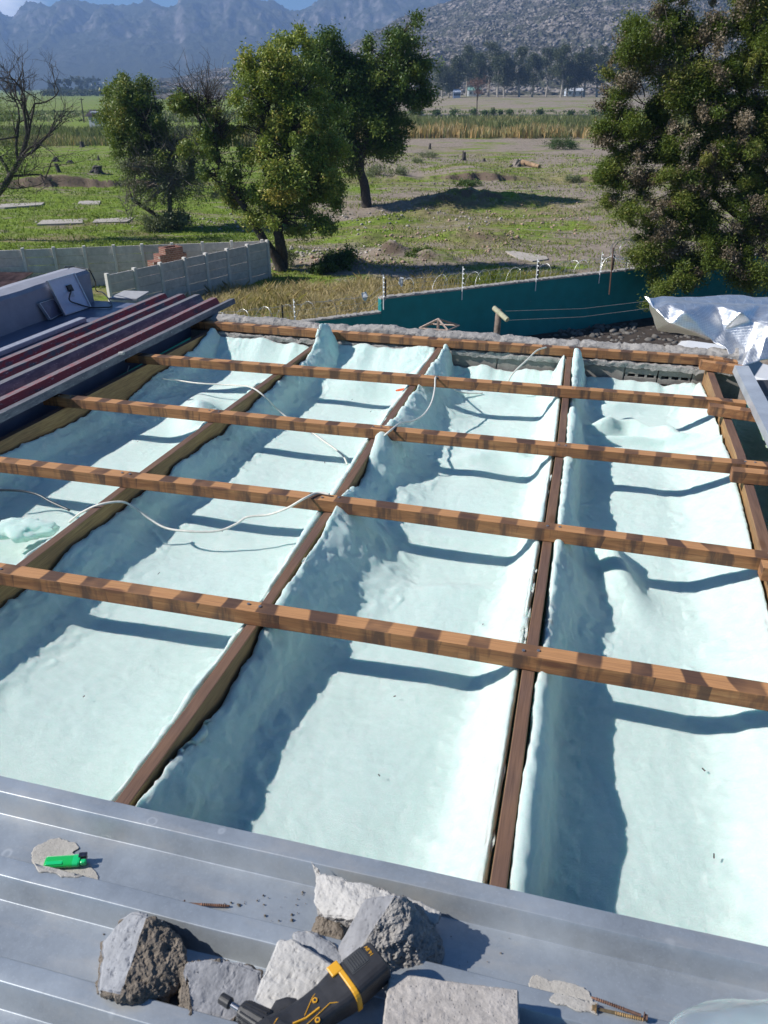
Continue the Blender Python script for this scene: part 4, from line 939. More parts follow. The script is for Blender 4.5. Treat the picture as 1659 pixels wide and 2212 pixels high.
# ================================================================== LANDSCAPE
def sstep(x, a, b): t = np.clip((x-a)/(b-a), 0, 1); return t*t*(3-2*t)
MOUNDS = []   # (x, y, rx, ry, h)
def mound(px, py, rx, ry, h): g_ = gnd(px, py); MOUNDS.append((g_.x, g_.y, rx, ry, h))
mound(1020,450,4.0,1.6,.85); mound(1150,446,4.0,1.5,.5); mound(925,452,4,1.5,.5); mound(990,520,2.0,1.1,.55); mound(1075,525,1.4,.8,.45); mound(845,553,1.1,.7,.75)
mound(935,562,1.1,.7,.6); mound(800,520,1.6,.9,.5); mound(735,570,1.1,.7,.55); mound(905,470,2.2,.9,.4); mound(1290,455,3,1.4,.4); mound(850,480,1.5,.7,.4); mound(700,560,1.5,.8,.3)
def terrain(X, Y):
    P = np.stack([X, Y, X*0], -1)
    z = fbm(P, .035, 3)*.55*sstep(Y, 42, 70)*(1-sstep(Y, 180, 260))
    z += fbm(P, .22, 4, .6)*.16*sstep(Y, 30, 40)*(1-sstep(Y, 120, 160))
    z += fbm(P, .9, 3, .6)*.05*sstep(Y, 30, 36)*(1-sstep(Y, 60, 90))
    # eroded bank: step down towards the viewer
    yb_ = np.where(X > -8, 83+2.5*gnoise(np.stack([X*.16, X*0, X*0+3.], -1))+1.2*gnoise(np.stack([X*.7, X*0, X*0+8.], -1)), 76+2.0*gnoise(np.stack([X*.2, X*0, X*0+5.], -1))+.8*gnoise(np.stack([X*.8, X*0, X*0+1.], -1))-.1*(X+8)*0)
    mask = np.clip(.5+1.3*gnoise(np.stack([X*.09, X*0, X*0+20.], -1)), 0.15, 1)*np.where((X > 1) & (X < 24) | (X < -18) & (X > -52), 1., .25)
    z += 1.25*mask*(sstep(Y, yb_-.35, yb_+.25))*(1-sstep(Y, yb_+6, yb_+22))
    for mx_, my_, rx, ry, h in MOUNDS: z += h*np.exp(-((X-mx_)/rx)**2-((Y-my_)/ry)**2)*(1+.3*gnoise(np.stack([X*1.3, Y*1.3, X*0], -1)))
    z += 2.6*sstep(Y, 330, 420)*sstep(X, 5, 60)*(1-.0*Y)
    z += -.5*sstep(Y, 262, 285)*(1-sstep(Y, 305, 330))*sstep(X, -20, 10)
    return z
ny, nx = 900, 420
ty = np.linspace(0, 1, ny); Yv = np.where(ty < .72, -12+ty/.72*122, 0); m_ = ty >= .72; Yv[m_] = 110*np.exp((ty[m_]-.72)/.28*math.log(24000/110.))
sx = np.linspace(-1, 1, nx); sx = np.sign(sx)*np.abs(sx)**1.15
YY = np.repeat(Yv[:, None], nx, 1); XX = sx[None, :]*(26+np.maximum(YY, 0)*.80)
ZZ = terrain(XX, YY)
gm_ = NT('field_ground'); wp = gm_.co(); xyz = gm_.sep(wp)
n_big = gm_.noise(gm_.co(scale=(.6, 1, 1)), .06, 5, .6, .5); n_mid = gm_.noise(gm_.co(scale=(.5, 1, 1)), .28, 6, .65, .4); n_fine = gm_.noise(wp, 2.6, 6, .7); n_grain = gm_.noise(wp, 14, 4, .7)
green = gm_.ramp(n_fine, [(.3, (.10, .155, .022)), (.6, (.19, .26, .038)), (.8, (.26, .32, .065))])
olive = gm_.ramp(n_fine, [(.3, (.13, .12, .055)), (.6, (.25, .22, .11)), (.8, (.34, .295, .165))])
dirt = gm_.ramp(n_fine, [(.3, (.17, .135, .105)), (.55, (.29, .24, .195)), (.8, (.44, .38, .32))])
# dry and stony on the right, greener on the left
xr = gm_.mr(xyz[0], -12, 3, -.08, .05)
yr = gm_.mr(xyz[1], 60, 130, .0, -.0)
f1 = gm_.math('ADD', n_mid, xr)
c = gm_.mix(gm_.mr(f1, .42, .56, smooth=True), green, olive)
f2 = gm_.math('ADD', gm_.math('MULTIPLY', n_big, .55), gm_.math('MULTIPLY', n_mid, .45)); f2 = gm_.math('ADD', f2, gm_.math('MULTIPLY', xr, .45)); cmask = gm_.math('MULTIPLY', gm_.mr(xyz[1], 66, 50), gm_.mr(xyz[0], -9, -3)); f2 = gm_.math('ADD', f2, gm_.math('MULTIPLY', cmask, .045)); f2 = gm_.math('ADD', f2, gm_.mr(xyz[0], -20, -8, -.03, 0))
c = gm_.mix(gm_.mr(f2, .505, .565, smooth=True), c, dirt)
n_p = gm_.noise(gm_.co(scale=(.7, 1.3, 1)), .55, 5, .7, .6); c = gm_.mix(gm_.mr(n_p, .55, .62, 0, .75, smooth=True), c, dirt); c = gm_.mix(gm_.mr(gm_.noise(gm_.co(scale=(.6, 1.2, 1)), .9, 4, .6, .5), .58, .66, 0, .7), c, (.06, .075, .025))
# bare bank faces
ge = gm_.n('ShaderNodeNewGeometry'); nz = gm_.sep(ge.outputs['Normal'])[2]
c = gm_.mix(gm_.mr(nz, .93, .80), c, (.14, .105, .08))
# far fields, banded by distance from the house
yw = gm_.math('ADD', xyz[1], gm_.math('MULTIPLY', gm_.mr(n_big, 0, 1, -1, 1), 14)); yfar = gm_.math('ADD', yw, gm_.math('MULTIPLY', xyz[0], -.25))
fg = gm_.noise(gm_.co(scale=(1, .35, 1)), .05, 4, .6)
fgreen = gm_.mix(fg, (.11, .19, .035), (.17, .25, .06)); fbrown = gm_.mix(fg, (.19, .17, .10), (.29, .24, .165)); fdk = gm_.mix(fg, (.05, .075, .03), (.09, .11, .045))
def band(a, b, col_, c):
    m1 = gm_.mr(yfar, a, a+max(1.5, a*.012)); m2 = gm_.mr(yfar, b, b+max(1.5, b*.012), 1, 0); return gm_.mix(gm_.math('MULTIPLY', m1, m2), c, col_)
for a, b, q in ((112, 150, gm_.mix(gm_.mr(n_fine, .3, .7), (.12, .17, .03), (.20, .25, .06))), (200, 262, fbrown), (262, 275, fgreen), (275, 312, fdk), (312, 335, fgreen), (335, 480, fbrown), (480, 640, fgreen), (640, 800, fbrown), (800, 1500, fgreen), (1500, 2300, fdk), (2300, 3200, fgreen), (3200, 90000, fdk)):
    c = band(a, b, q, c)
gm_.col(c); gm_.rough(.95); gm_.b.inputs['Specular IOR Level'].default_value = .1
gm_.bump(gm_.math('ADD', gm_.math('MULTIPLY', n_fine, 1.0), gm_.math('MULTIPLY', n_grain, .35)), .8, .12)
GROUND = obj('ground', npmesh('ground', np.stack([XX, YY, ZZ], -1).reshape(-1, 3), gridfaces(ny, nx)[:, ::-1]), gm_.mat, smooth=True, kind='structure')
def tz(x, y): return float(terrain(np.array([float(x)]), np.array([float(y)]))[0])
def G(px, py, dz=0):
    p = gnd(px, py)
    for _ in range(4): p = gnd(px, py, tz(p.x, p.y))
    return Vector((p.x, p.y, p.z+dz))

# river strip
rm = NT('river_water'); rm.col((.05, .06, .05)); rm.rough(.12); rm.bump(rm.noise(rm.co(), 1.5, 3), .15, .05)
mb = MB(); n = 30
vs = []
for i in range(n):
    x = -10+i*9; vs += [(x, 287+.25*x*.12+random.uniform(-1, 1), -.22), (x, 301+.25*x*.12+random.uniform(-1, 1), -.22)]
mb.add(vs, [(2*i, 2*i+2, 2*i+3, 2*i+1) for i in range(n-1)]); obj('river', mb, rm.mat, kind='structure')

# ---------------- mountains
rock_m = NT('mountain_rock'); v = rock_m.wpos()
mn = rock_m.noise(rock_m.wpos(scale=(1, 1, 1.6)), .0055, 9, .68, .3); mn2 = rock_m.noise(v, .019, 8, .75); g = rock_m.n('ShaderNodeNewGeometry'); nz = rock_m.sep(g.outputs['Normal'])[2]
cc = rock_m.ramp(mn2, [(.3, (.06, .056, .05)), (.5, (.15, .14, .13)), (.72, (.34, .31, .29))])
cc = rock_m.mix(rock_m.mr(rock_m.math('ADD', nz, rock_m.mr(mn, 0, 1, -.3, .3)), .66, .9), cc, (.065, .070, .040))
rock_m.col(cc); rock_m.rough(1.0); rock_m.b.inputs['Specular IOR Level'].default_value = 0; rock_m.bump(rock_m.math('ADD', mn, mn2), 1.0, 18)
ridge = [(-1900,40),(-1700,10),(-1400,35),(-1150,20),(-900,45),(-700,30),(-450,55),(-200,60),(-60,48),(0,40),(12,49),(25,45),(47,31),(65,23),(95,19),(150,20),(190,19),(220,24),(240,22),(260,19),(300,11),(330,11),(345,17),(365,21),(375,20),(383,12),(389,-8),(410,-10),(470,-10),(550,0),(580,5),(600,18),(612,24),(632,25),(655,20),(672,19),(700,6),(720,0),(760,-12),(900,-30),(1300,-50),(1900,-60)]
YR, YB = 4300., 2750.
nx2, ny2 = 900, 150
pxs = np.linspace(-1900, 1900, nx2); tt = np.linspace(0, 1.25, ny2)
rx = np.array([at(x, y, YR).x for x, y in zip(pxs, np.interp(pxs, [a for a, b in ridge], [b for a, b in ridge]))])
rz = np.array([at(x, y, YR).z for x, y in zip(pxs, np.interp(pxs, [a for a, b in ridge], [b for a, b in ridge]))])
T2, RX = np.meshgrid(tt, rx, indexing='ij'); RZ = np.repeat(rz[None, :], ny2, 0)
XM = RX*(YB+(YR-YB)*T2)/YR; YM = YB+(YR-YB)*T2
prof_ = np.interp(T2, [0, .12, .35, .6, .8, .93, 1, 1.25], [0, .06, .22, .44, .64, .84, 1., .8])
PM_ = np.stack([XM, YM, XM*0], -1)
gull = fbm(PM_*[1, .35, 1], 1/270., 6, .58, True); det = fbm(PM_, 1/85., 5, .6, True)
ZM = RZ*prof_+(gull*92+det*36)*np.clip(prof_*1.4, 0, 1)*np.clip((1.0-np.exp(-((T2-1)/.10)**2)*.93), 0, 1)-4
# benches of cliff
cl = fbm(PM_*[1, .2, 1]+99, 1/440., 3); ZM += 9*np.tanh(np.sin(ZM/40.+cl*4)*2.)*np.clip((prof_-.15)*2, 0, 1)*np.clip(1-np.exp(-((T2-1)/.06)**2), 0, 1)
obj('mountain', npmesh('mountain', np.stack([XM, YM, ZM], -1).reshape(-1, 3), gridfaces(ny2, nx2)[:, ::-1]), rock_m.mat, smooth=True, kind='structure')
# boulder hill
hm = NT('boulder_hill_rock'); v = hm.wpos()
b1 = hm.vor(hm.wpos(scale=(1, 1, 1.5)), .09, out='Color'); b2 = hm.vor(v, .20); b3 = hm.vor(v, .09); n1 = hm.noise(v, .02, 6, .7)
cc = hm.mix(hm.sep(b1)[0], (.10, .092, .086), (.30, .265, .24)); cc = hm.mix(hm.mr(n1, .46, .56), cc, (.075, .078, .052))
cc = hm.mix(hm.mr(b3, .45, .62), cc, (.06, .058, .045))
hm.col(cc); hm.rough(1.0); hm.b.inputs['Specular IOR Level'].default_value = 0; hm.bump(hm.math('ADD', b2, b3), 1.0, -4)
hr = [(330,181),(400,176),(450,168),(480,163),(520,160),(560,150),(620,140),(700,124),(760,108),(790,92),(830,74),(870,55),(930,30),(1000,8),(1060,-16),(1200,-70),(1500,-150),(1900,-190)]
YR2, YB2 = 1750., 640.
nx3, ny3 = 900, 420; pxs = np.linspace(330, 1900, nx3); yy_ = np.interp(pxs, [a for a, b in hr], [b for a, b in hr])
rx = np.array([at(x, y, YR2).x for x, y in zip(pxs, yy_)]); rz = np.array([at(x, y, YR2).z for x, y in zip(pxs, yy_)])
tt = np.linspace(0, 1.15, ny3); T2, RX = np.meshgrid(tt, rx, indexing='ij'); RZ = np.repeat(rz[None, :], ny3, 0)
YM = YB2+(YR2-YB2)*T2; XM = RX*YM/YR2
ZM = RZ*np.interp(T2, [0, .1, .3, .6, 1, 1.15], [0, .03, .17, .47, 1, .92])
P3 = np.stack([XM, YM, ZM], -1)
bo = fbm(P3*[1, .8, 1], 1/26., 3, .6, True); bo2 = fbm(P3, 1/9., 3, .65, True); lg = fbm(P3, 1/160., 4, .5, True)
amp = np.clip(.35+1.2*fbm(P3+50, 1/140., 3), .1, 1.3)
ZM = ZM+(np.clip(bo, -.1, 1)*6*amp+np.clip(bo2, 0, 1)*3.5+lg*14)*np.clip(RZ*T2/25., 0, 1)-3.0*(T2 < .02)
obj('boulder_hill', npmesh('boulder_hill', np.stack([XM, YM, ZM], -1).reshape(-1, 3), gridfaces(ny3, nx3)[:, ::-1]), hm.mat, smooth=False, kind='structure')
# loose boulders over that hill (past counting)
mb_v = []; mb_f = []; ico = [(-.52,0,.85),(.52,0,.85),(-.52,0,-.85),(.52,0,-.85),(0,.85,.52),(0,.85,-.52),(0,-.85,.52),(0,-.85,-.52),(.85,.52,0),(-.85,.52,0),(.85,-.52,0),(-.85,-.52,0)]
icf = [(0,4,1),(0,9,4),(9,5,4),(4,5,8),(4,8,1),(8,10,1),(8,3,10),(5,3,8),(5,2,3),(2,7,3),(7,10,3),(7,6,10),(7,11,6),(11,0,6),(0,1,6),(6,1,10),(9,0,11),(9,11,2),(9,2,5),(7,2,11)]
ico = np.array(ico); icf = np.array(icf)
def scatter_rocks(name, pos, size, mat, seed=0, flat=.8, **kw):
    n = len(pos); rg = np.random.default_rng(seed); D = rg.uniform(.65, 1.25, (n, 12, 1)); Sx = rg.uniform(.7, 1.3, (n, 1, 3))*np.array([1, 1, flat])
    th = rg.uniform(0, 6.28, n); ct, st = np.cos(th)[:, None], np.sin(th)[:, None]
    Q = ico[None]*D*Sx*np.asarray(size)[:, None, None]; q = Q.copy(); q[..., 0] = Q[..., 0]*ct-Q[..., 1]*st; q[..., 1] = Q[..., 0]*st+Q[..., 1]*ct
    q += np.asarray(pos)[:, None, :]; Fc = (icf[None]+12*np.arange(n)[:, None, None]).reshape(-1, 3)
    return obj(name, npmesh(name, q.reshape(-1, 3), Fc), mat, **kw)
rg = np.random.default_rng(11); nb = 12000
ii = rg.integers(10, ny3-40, nb*2); jj = rg.integers(0, nx3, nb*2); ok = (rg.random(nb*2) < amp[ii, jj]*.8) & (RZ[ii, jj] > 45)
ii, jj = ii[ok][:nb], jj[ok][:nb]; bp_ = np.stack([XM[ii, jj], YM[ii, jj], ZM[ii, jj]], -1)
bmx = NT('pale_boulder'); an = bmx.noise(bmx.wpos(), .25, 4); bmx.col(bmx.ramp(an, [(.3, (.12, .108, .098)), (.7, (.33, .29, .265))])); bmx.rough(1)
scatter_rocks('boulders', bp_, .5+np.abs(rg.normal(0, 1.15, len(bp_))), bmx.mat, 3, .8, kind='stuff', label='pale boulders strewn all over the near mountainside', cat='boulders')

ORD = ['leftmost','second','third','fourth','fifth','sixth','seventh','eighth','ninth','tenth','eleventh','twelfth','thirteenth','fourteenth','fifteenth','sixteenth','seventeenth','eighteenth']
def rank(v, vals): k = sorted(vals).index(v); return ORD[k]+(' from the left' if k else '')
# ---------------- vegetation builders
def leaves(C, Rr, n, size, seed, tone, droop=.0, asp=.45, up=.35):
    """C (k,3) clump centres, Rr (k,) radii, n leaves in total -> verts, faces, tone"""
    rg = np.random.default_rng(seed); k = len(C); w_ = Rr**2; idx = rg.choice(k, n, p=w_/w_.sum())
    d = rg.normal(size=(n, 3)); d /= np.linalg.norm(d, axis=1)[:, None]
    ax_ = rg.normal(size=(k, 3)); ax_[:, 2] = np.abs(ax_[:, 2])*(.8-droop); ax_ /= np.linalg.norm(ax_, axis=1)[:, None]
    q_ = rg.normal(size=(n, 3))*.42; sp = rg.normal(size=n)*.75
    P = C[idx]+(q_+ax_[idx]*sp[:, None])*Rr[idx][:, None]; P[:, 2] -= droop*rg.random(n)*Rr[idx]*1.2
    nn = d*.6+rg.normal(size=(n, 3))*.7+np.array([0, 0, up]); nn /= np.linalg.norm(nn, axis=1)[:, None]
    a = np.cross(nn, rg.normal(size=(n, 3))); a /= np.linalg.norm(a, axis=1)[:, None]+1e-9; b = np.cross(nn, a)
    s = size*rg.uniform(.6, 1.4, n)[:, None]
    Q = np.stack([P-a*s, P+b*s*asp+nn*s*.12, P+a*s, P-b*s*asp+nn*s*.12], 1)
    t = tone[idx]+rg.normal(0, .15, n)+.07
    return Q.reshape(-1, 3), np.arange(n*4).reshape(n, 4), np.repeat(np.clip(t, 0, 1), 4)
def leafobj(name, parts, mat, parent=None, **kw):
    V_, F_, T_ = [], [], []; o_ = 0
    for v_, f_, t_ in parts: V_.append(v_); F_.append(f_+o_); T_.append(t_); o_ += len(v_)
    V_ = np.concatenate(V_); me = npmesh(name, V_, np.concatenate(F_)); at_ = me.attributes.new('tone', 'FLOAT', 'POINT'); at_.data.foreach_set('value', np.concatenate(T_).astype(np.float32))
    return obj(name, me, mat, parent, **kw)
def blob_clumps(blobs, dens, rc, seed, Yb, base_tone=.5):
    """blobs: (px, py, rx_px, ry_px, dY) -> clump centres at real distance"""
    rg = np.random.default_rng(seed); Cs = []; Rs = []; Ts = []
    for (bx, by, rx_, ry_, dY) in blobs:
        Y = Yb+dY; c = np.array(at(bx, by, Y)); dist = math.sqrt(c[0]**2+Y**2+(8-c[2])**2); a = rx_*dist/F; b = ry_*dist/F
        n = max(3, int(dens*a*b)); d = rg.normal(size=(n, 3)); d /= np.linalg.norm(d, axis=1)[:, None]; r_ = rg.random(n)**.42*.93
        dd = min(a, b)*.9+.3*abs(a-b)*.3
        p = c+d*r_[:, None]*np.array([a, dd, b]); p += rg.normal(0, rc*.6, p.shape)
        Cs.append(p); Rs.append(rc*rg.uniform(.55, 1.35, n)); Ts.append(np.clip(base_tone+rg.normal(0, .16, n), 0, 1))
    return np.concatenate(Cs), np.concatenate(Rs), np.concatenate(Ts)
def limb(mb, p0, p1, r0, r1, rg, sag=.12, n=7, sides=6):
    p0, p1 = Vector(p0), Vector(p1); L_ = (p1-p0).length; o1 = Vector(rg.normal(size=3)).normalized()*L_*sag; pts = []
    for i in range(n):
        t = i/(n-1); pts.append(p0.lerp(p1, t)+o1*math.sin(t*math.pi)*.6+Vector(rg.normal(size=3))*L_*.018*(0 < i < n-1)+Vector((0, 0, L_*.05*math.sin(t*math.pi))))
    mb.tube(pts, [r0+(r1-r0)*i/(n-1) for i in range(n)], sides, cap=False); return pts
def tree(name, label, base, forks, blobs, Yb, mats, dens=5., rc=.4, nleaf=40000, lsize=.07, seed=1, r0=.22, asp=.4, droop=.3, twigs=60, tone=.5, group=None, extra=None, bare=None, cat='tree'):
    rg = np.random.default_rng(seed)
    t = empty(name, base, label=label, cat=cat, group=group)
    C, Rr, T = blob_clumps(blobs, dens, rc, seed, Yb, tone)
    parts = [leaves(C, Rr, nleaf, lsize, seed, T, droop, asp)]
    leafobj('crown', parts, mats[1], t)
    mb = MB(); tips = []
    for poly, ra, rb in forks:      # polyline in pixels at distance Yb
        P = [Vector(base) if q is None else at(q[0], q[1], Yb+(q[2] if len(q) > 2 else 0)) for q in poly]
        c_ = catmull([tuple(p) for p in P], 6); m = len(c_)
        c_ = [p+Vector(rg.normal(size=3))*.02 for p in c_]
        mb.tube(c_, [ra+(rb-ra)*i/(m-1) for i in range(m)], 9, cap=False); tips.append((c_, ra, rb))
    allp = [(p, tp[1]+(tp[2]-tp[1])*i/len(tp[0])) for tp in tips for i, p in enumerate(tp[0]) if i > len(tp[0])*.45]
    for k in range(twigs):
        c = Vector(C[rg.integers(len(C))]); best = min(allp, key=lambda q: (q[0]-c).length+rg.random()*1.5+max(0, q[0].z-c.z)*1.2)
        pts = limb(mb, best[0], c, min(best[1]*.6, .07), .012, rg)
        for m in range(3):
            q = pts[rg.integers(2, len(pts))]; e_ = q+Vector(rg.normal(size=3))*.5+Vector((0, 0, .2)); limb(mb, q, e_, .016, .004, rg, .1, 4, 4)
    if bare:
        for (poly, cnt, spread) in bare:
            c_ = catmull([tuple(at(q[0], q[1], Yb+(q[2] if len(q) > 2 else 0))) for q in poly], 5)
            for k in range(cnt):
                q = c_[rg.integers(len(c_))]; e_ = q+Vector(rg.normal(size=3))*spread*.5+Vector((0, 0, spread*.55)); pts = limb(mb, q, e_, .022, .005, rg, .12, 6, 4)
                for m in range(4):
                    q2 = pts[rg.integers(1, 6)]; limb(mb, q2, q2+Vector(rg.normal(size=3))*spread*.22+Vector((0, 0, spread*.18)), .009, .003, rg, .1, 4, 3)
    obj('trunk', mb, mats[0], t, smooth=True); return t
BK = bark_mat('dark_bark', (.050, .040, .034)); BKg = bark_mat('grey_bark', (.16, .14, .12))
LV1 = leaf_mat('deep_green_leaves', [(0, (.04, .07, .014)), (.45, (.10, .155, .034)), (.8, (.18, .23, .055)), (1, (.30, .26, .06))], .25)
LV2 = leaf_mat('yellow_green_leaves', [(0, (.07, .11, .018)), (.4, (.17, .23, .04)), (.75, (.29, .33, .065)), (1, (.45, .36, .08))], .28)
LV3 = leaf_mat('dark_green_leaves', [(0, (.022, .05, .010)), (.5, (.05, .10, .016)), (.85, (.11, .17, .026)), (1, (.19, .22, .04))], .22)
LVG = leaf_mat('grey_green_leaves', [(0, (.06, .08, .035)), (.5, (.125, .15, .07)), (1, (.24, .26, .14))], .2)

# middle group of trees
b_ = G(370,492); YT = b_.y
tree('leafy_tree', 'dense green tree left in the middle group, with a dead leaning stem', b_, [([None,(367,440),(364,400),(355,340),(345,280)], .17, .07), ([(384,497),(345,470),(310,447),(286,432)], .16, .10)],
     [(290,190,52,46,0),(262,225,42,40,0),(320,235,45,55,0),(275,280,42,40,.5),(330,300,50,40,0),(262,305,25,25,0),(300,350,55,35,0),(250,255,32,30,0),(370,330,40,30,0)], YT, (BK, LV1), 6, .40, 44000, .08, 5, tone=.55, twigs=70,
     bare=[([(330,300),(380,360),(300,400)], 60, 1.5), ([(286,432),(300,440),(330,455)], 20, 1.3), ([(350,330),(400,300),(420,340)], 50, 1.6)])
b_ = G(372,494, .3)
tree('leafy_tree', 'greyish half bare tree with drooping twigs behind the precast wall, low in the middle group', b_, [([None,(366,440),(372,400),(390,350),(420,300)], .15, .05)],
     [(330,370,60,45,0),(400,350,60,55,.3),(290,400,26,42,0),(430,400,40,45,.3),(350,410,60,26,0)], YT-1.0, (BKg, LVG), 5, .42, 15000, .065, 6, tone=.5, twigs=120, bare=[([(300,380),(350,340),(420,320),(450,380)], 120, 1.4), ([(290,400),(270,440),(285,480)], 30, 1.1)])
b_ = G(609,585); YT = b_.y
tree('leafy_tree', 'leaning tree with dark forked trunk and a bare topped crown, second of the middle group', b_, [([None,(590,545),(565,510),(530,450),(490,390),(455,300),(420,240)], .26, .08), ([(490,390),(470,330),(440,250),(400,200)], .12, .05)],
     [(392,188,30,38,0),(418,225,26,24,0),(440,300,48,40,0),(475,350,45,45,0),(470,260,20,40,.4),(500,420,40,40,.5)], YT, (BK, LV1), 5, .34, 18000, .075, 7, tone=.6, twigs=60, bare=[([(420,240),(450,220),(470,260),(480,300)], 110, 1.5), ([(530,450),(500,400),(540,380)], 30, 1.2)])
b_ = G(611,580)
tree('leafy_tree', 'big yellow green tree behind the wall corner, its trunk forked low', b_, [([None,(606,530),(600,490),(605,430),(620,340),(640,220)], .30, .10), ([(600,480),(650,400),(690,300)], .16, .06), ([(602,450),(570,350),(580,230)], .14, .05)],
     [(610,160,75,75,0),(650,110,45,42,0),(565,200,50,60,0),(640,230,90,80,0),(560,290,62,75,-.4),(640,330,95,90,-.6),(690,400,60,75,0),(600,420,65,60,-.5),(700,300,55,80,.5),(690,470,40,40,0),(645,470,40,35,-.4)], YT, (BK, LV2), 5.2, .38, 66000, .08, 8, tone=.5, twigs=150, droop=.7, bare=[([(560,300),(600,250),(640,200)], 60, 1.3)])
b_ = G(792,447); YT4 = b_.y
tree('leafy_tree', 'tall dark green tree right of the yellow green one, on a straight dark trunk', b_, [([None,(787,400),(778,362),(790,300),(820,220),(850,130)], .40, .14), ([(778,362),(740,300),(720,200)], .25, .10)],
     [(870,110,62,52,0),(900,160,38,50,0),(840,190,75,60,0),(760,150,60,60,0),(715,120,50,50,0),(690,180,50,70,.5),(780,240,90,70,0),(850,260,50,50,0),(740,300,70,60,0),(820,320,40,30,0)], YT4, (BK, LV3), 4.6, .60, 100000, .105, 9, tone=.5, twigs=110, droop=.6)
# left bare tree
b_ = G(-60,520)
t = empty('bare_tree', b_, label='leafless dark tree with fine twigs at the left edge', cat='tree'); mb = MB(); rgb = np.random.default_rng(5)
def grow(p, d, L_, r_, depth):
    n = 5; pts = [p]; dd = Vector(d)
    for i in range(n):
        dd = (dd+Vector(rgb.normal(size=3))*.16+Vector((0, 0, .05))).normalized(); pts.append(pts[-1]+dd*L_/n)
    mb.tube(pts, [r_*(1-.4*i/n) for i in range(n+1)], 7 if depth < 2 else (5 if depth < 4 else 3), cap=False)
    if depth >= 6: return
    for k in range(3 if depth < 2 else rgb.integers(2, 4)):
        q = pts[rgb.integers(2, n+1)]; e_ = (dd+Vector(rgb.normal(size=3))*.62).normalized(); grow(q, e_, L_*rgb.uniform(.62, .86), r_*.58, depth+1)
Yb_ = b_.y
tp = [Vector(b_), at(-30,450,Yb_), at(10,400,Yb_), at(45,340,Yb_), at(60,290,Yb_)]
c_ = catmull([tuple(p) for p in tp], 6); mb.tube(c_, [.24-.13*i/(len(c_)-1) for i in range(len(c_))], 9, cap=False)
grow(c_[-1], (.15, .1, 1), 1.9, .10, 1); grow(c_[-4], (.6, .1, 1), 2.3, .08, 1); grow(c_[-8], (-.3, .1, .6), 2.2, .09, 1); grow(c_[-6], (.9, .2, .6), 2.0, .06, 2); grow(c_[14], (-.4, .3, 1), 2.6, .11, 1); grow(c_[18], (.9, 0, .35), 2.2, .08, 2); grow(c_[12], (.8, -.3, -.25), 2.0, .06, 3); grow(c_[10], (-.2, -.3, .8), 2.5, .09, 1); grow(c_[16], (.5, .3, .9), 2.4, .08, 1); grow(c_[14], (1, -.2, .1), 2.2, .07, 2)
obj('trunk', mb, BK, t, smooth=True)
C = np.array([at(x, y, Yb_+q) for x, y, q in ((20,330,0),(-10,370,0),(35,350,.5),(5,240,0),(20,400,0),(-20,300,0),(-30,220,0),(50,300,.4))]); leafobj('crown', [leaves(C, np.full(len(C), .8), 5200, .05, 3, np.full(len(C), .35), .5)], LV1, t)

# big feathery tree on the right
b_ = Vector((17.2, 31.5, 0)); t = empty('feathery_tree', b_, label='huge feathery acacia like tree with brown seed clusters filling the right edge', cat='tree')
AC = leaf_mat('feathery_leaves', [(0, (.035, .06, .010)), (.45, (.09, .135, .020)), (.75, (.16, .20, .035)), (1, (.27, .24, .07))], .3)
AB = leaf_mat('brown_seed_clusters', [(0, (.09, .065, .04)), (.5, (.17, .13, .085)), (1, (.27, .22, .16))], .1)
blobs = [(1400,90,75,65,0),(1480,30,80,60,.5),(1580,40,80,70,0),(1670,60,70,80,0),(1350,140,50,60,0),(1440,170,90,70,-.5),(1560,160,90,80,-.5),(1660,180,80,90,-.5),(1330,230,50,55,0),(1420,270,80,60,-.3),(1530,280,90,80,-1),(1640,300,80,90,-1),
         (1320,330,45,50,0),(1400,380,80,65,-.5),(1510,390,90,80,-1),(1620,420,90,90,-1.4),(1335,400,50,40,0),(1400,470,75,60,-.6),(1500,490,80,70,-1.2),(1610,520,80,60,-1.6),(1410,550,60,45,-1.),(1450,595,60,42,-1.6),(1530,570,60,50,-1.6),(1640,570,50,50,-2.),(1750,200,60,200,0),(1760,450,60,160,0)]
C, Rr, T = blob_clumps(blobs, 10., .31, 21, 30.5, .5)
rg = np.random.default_rng(33); isb = rg.random(len(C)) < .33
# fronds: small upward fans of narrow leaves
lv = [leaves(C[~isb], Rr[~isb], 430000, .056, 22, T[~isb], .25, .26, .9)]
leafobj('crown', lv, AC, t); leafobj('seed_clusters', [leaves(C[isb], Rr[isb]*.8, 110000, .040, 24, T[isb], .1, .5, .4)], AB, t)
mb = MB(); root = Vector((17.0, 31.5, 0)); frk = at(1680,470,31.0)
mb.tube(catmull([tuple(root), tuple(at(1720,560,31.2)), tuple(frk)], 6), .42, 10, cap=False)
for (pp, ra, rb) in (([frk, at(1650,500,30.8), at(1600,470,30.5), at(1540,420,30.2)], .3, .08), ([frk, at(1640,380,30.8), at(1560,280,30.6), at(1530,235,30.5), at(1480,190,30.4)], .30, .07), ([at(1600,320,30.7), at(1530,300,30.4), at(1470,290,30.2), at(1400,300,30)], .12, .04), ([at(1530,235,30.5), at(1525,150,30.5), at(1500,90,30.5)], .10, .04), ([frk, at(1690,300,30.8), at(1650,130,30.6)], .3, .07), ([at(1560,280,30.6), at(1500,210,30.3), at(1440,190,30.2)], .1, .03)):
    mb.tube(catmull([tuple(p) for p in pp], 6), [ra+(rb-ra)*i/((len(pp)-1)*6) for i in range((len(pp)-1)*6+1)], 8, cap=False)
rgl = np.random.default_rng(8)
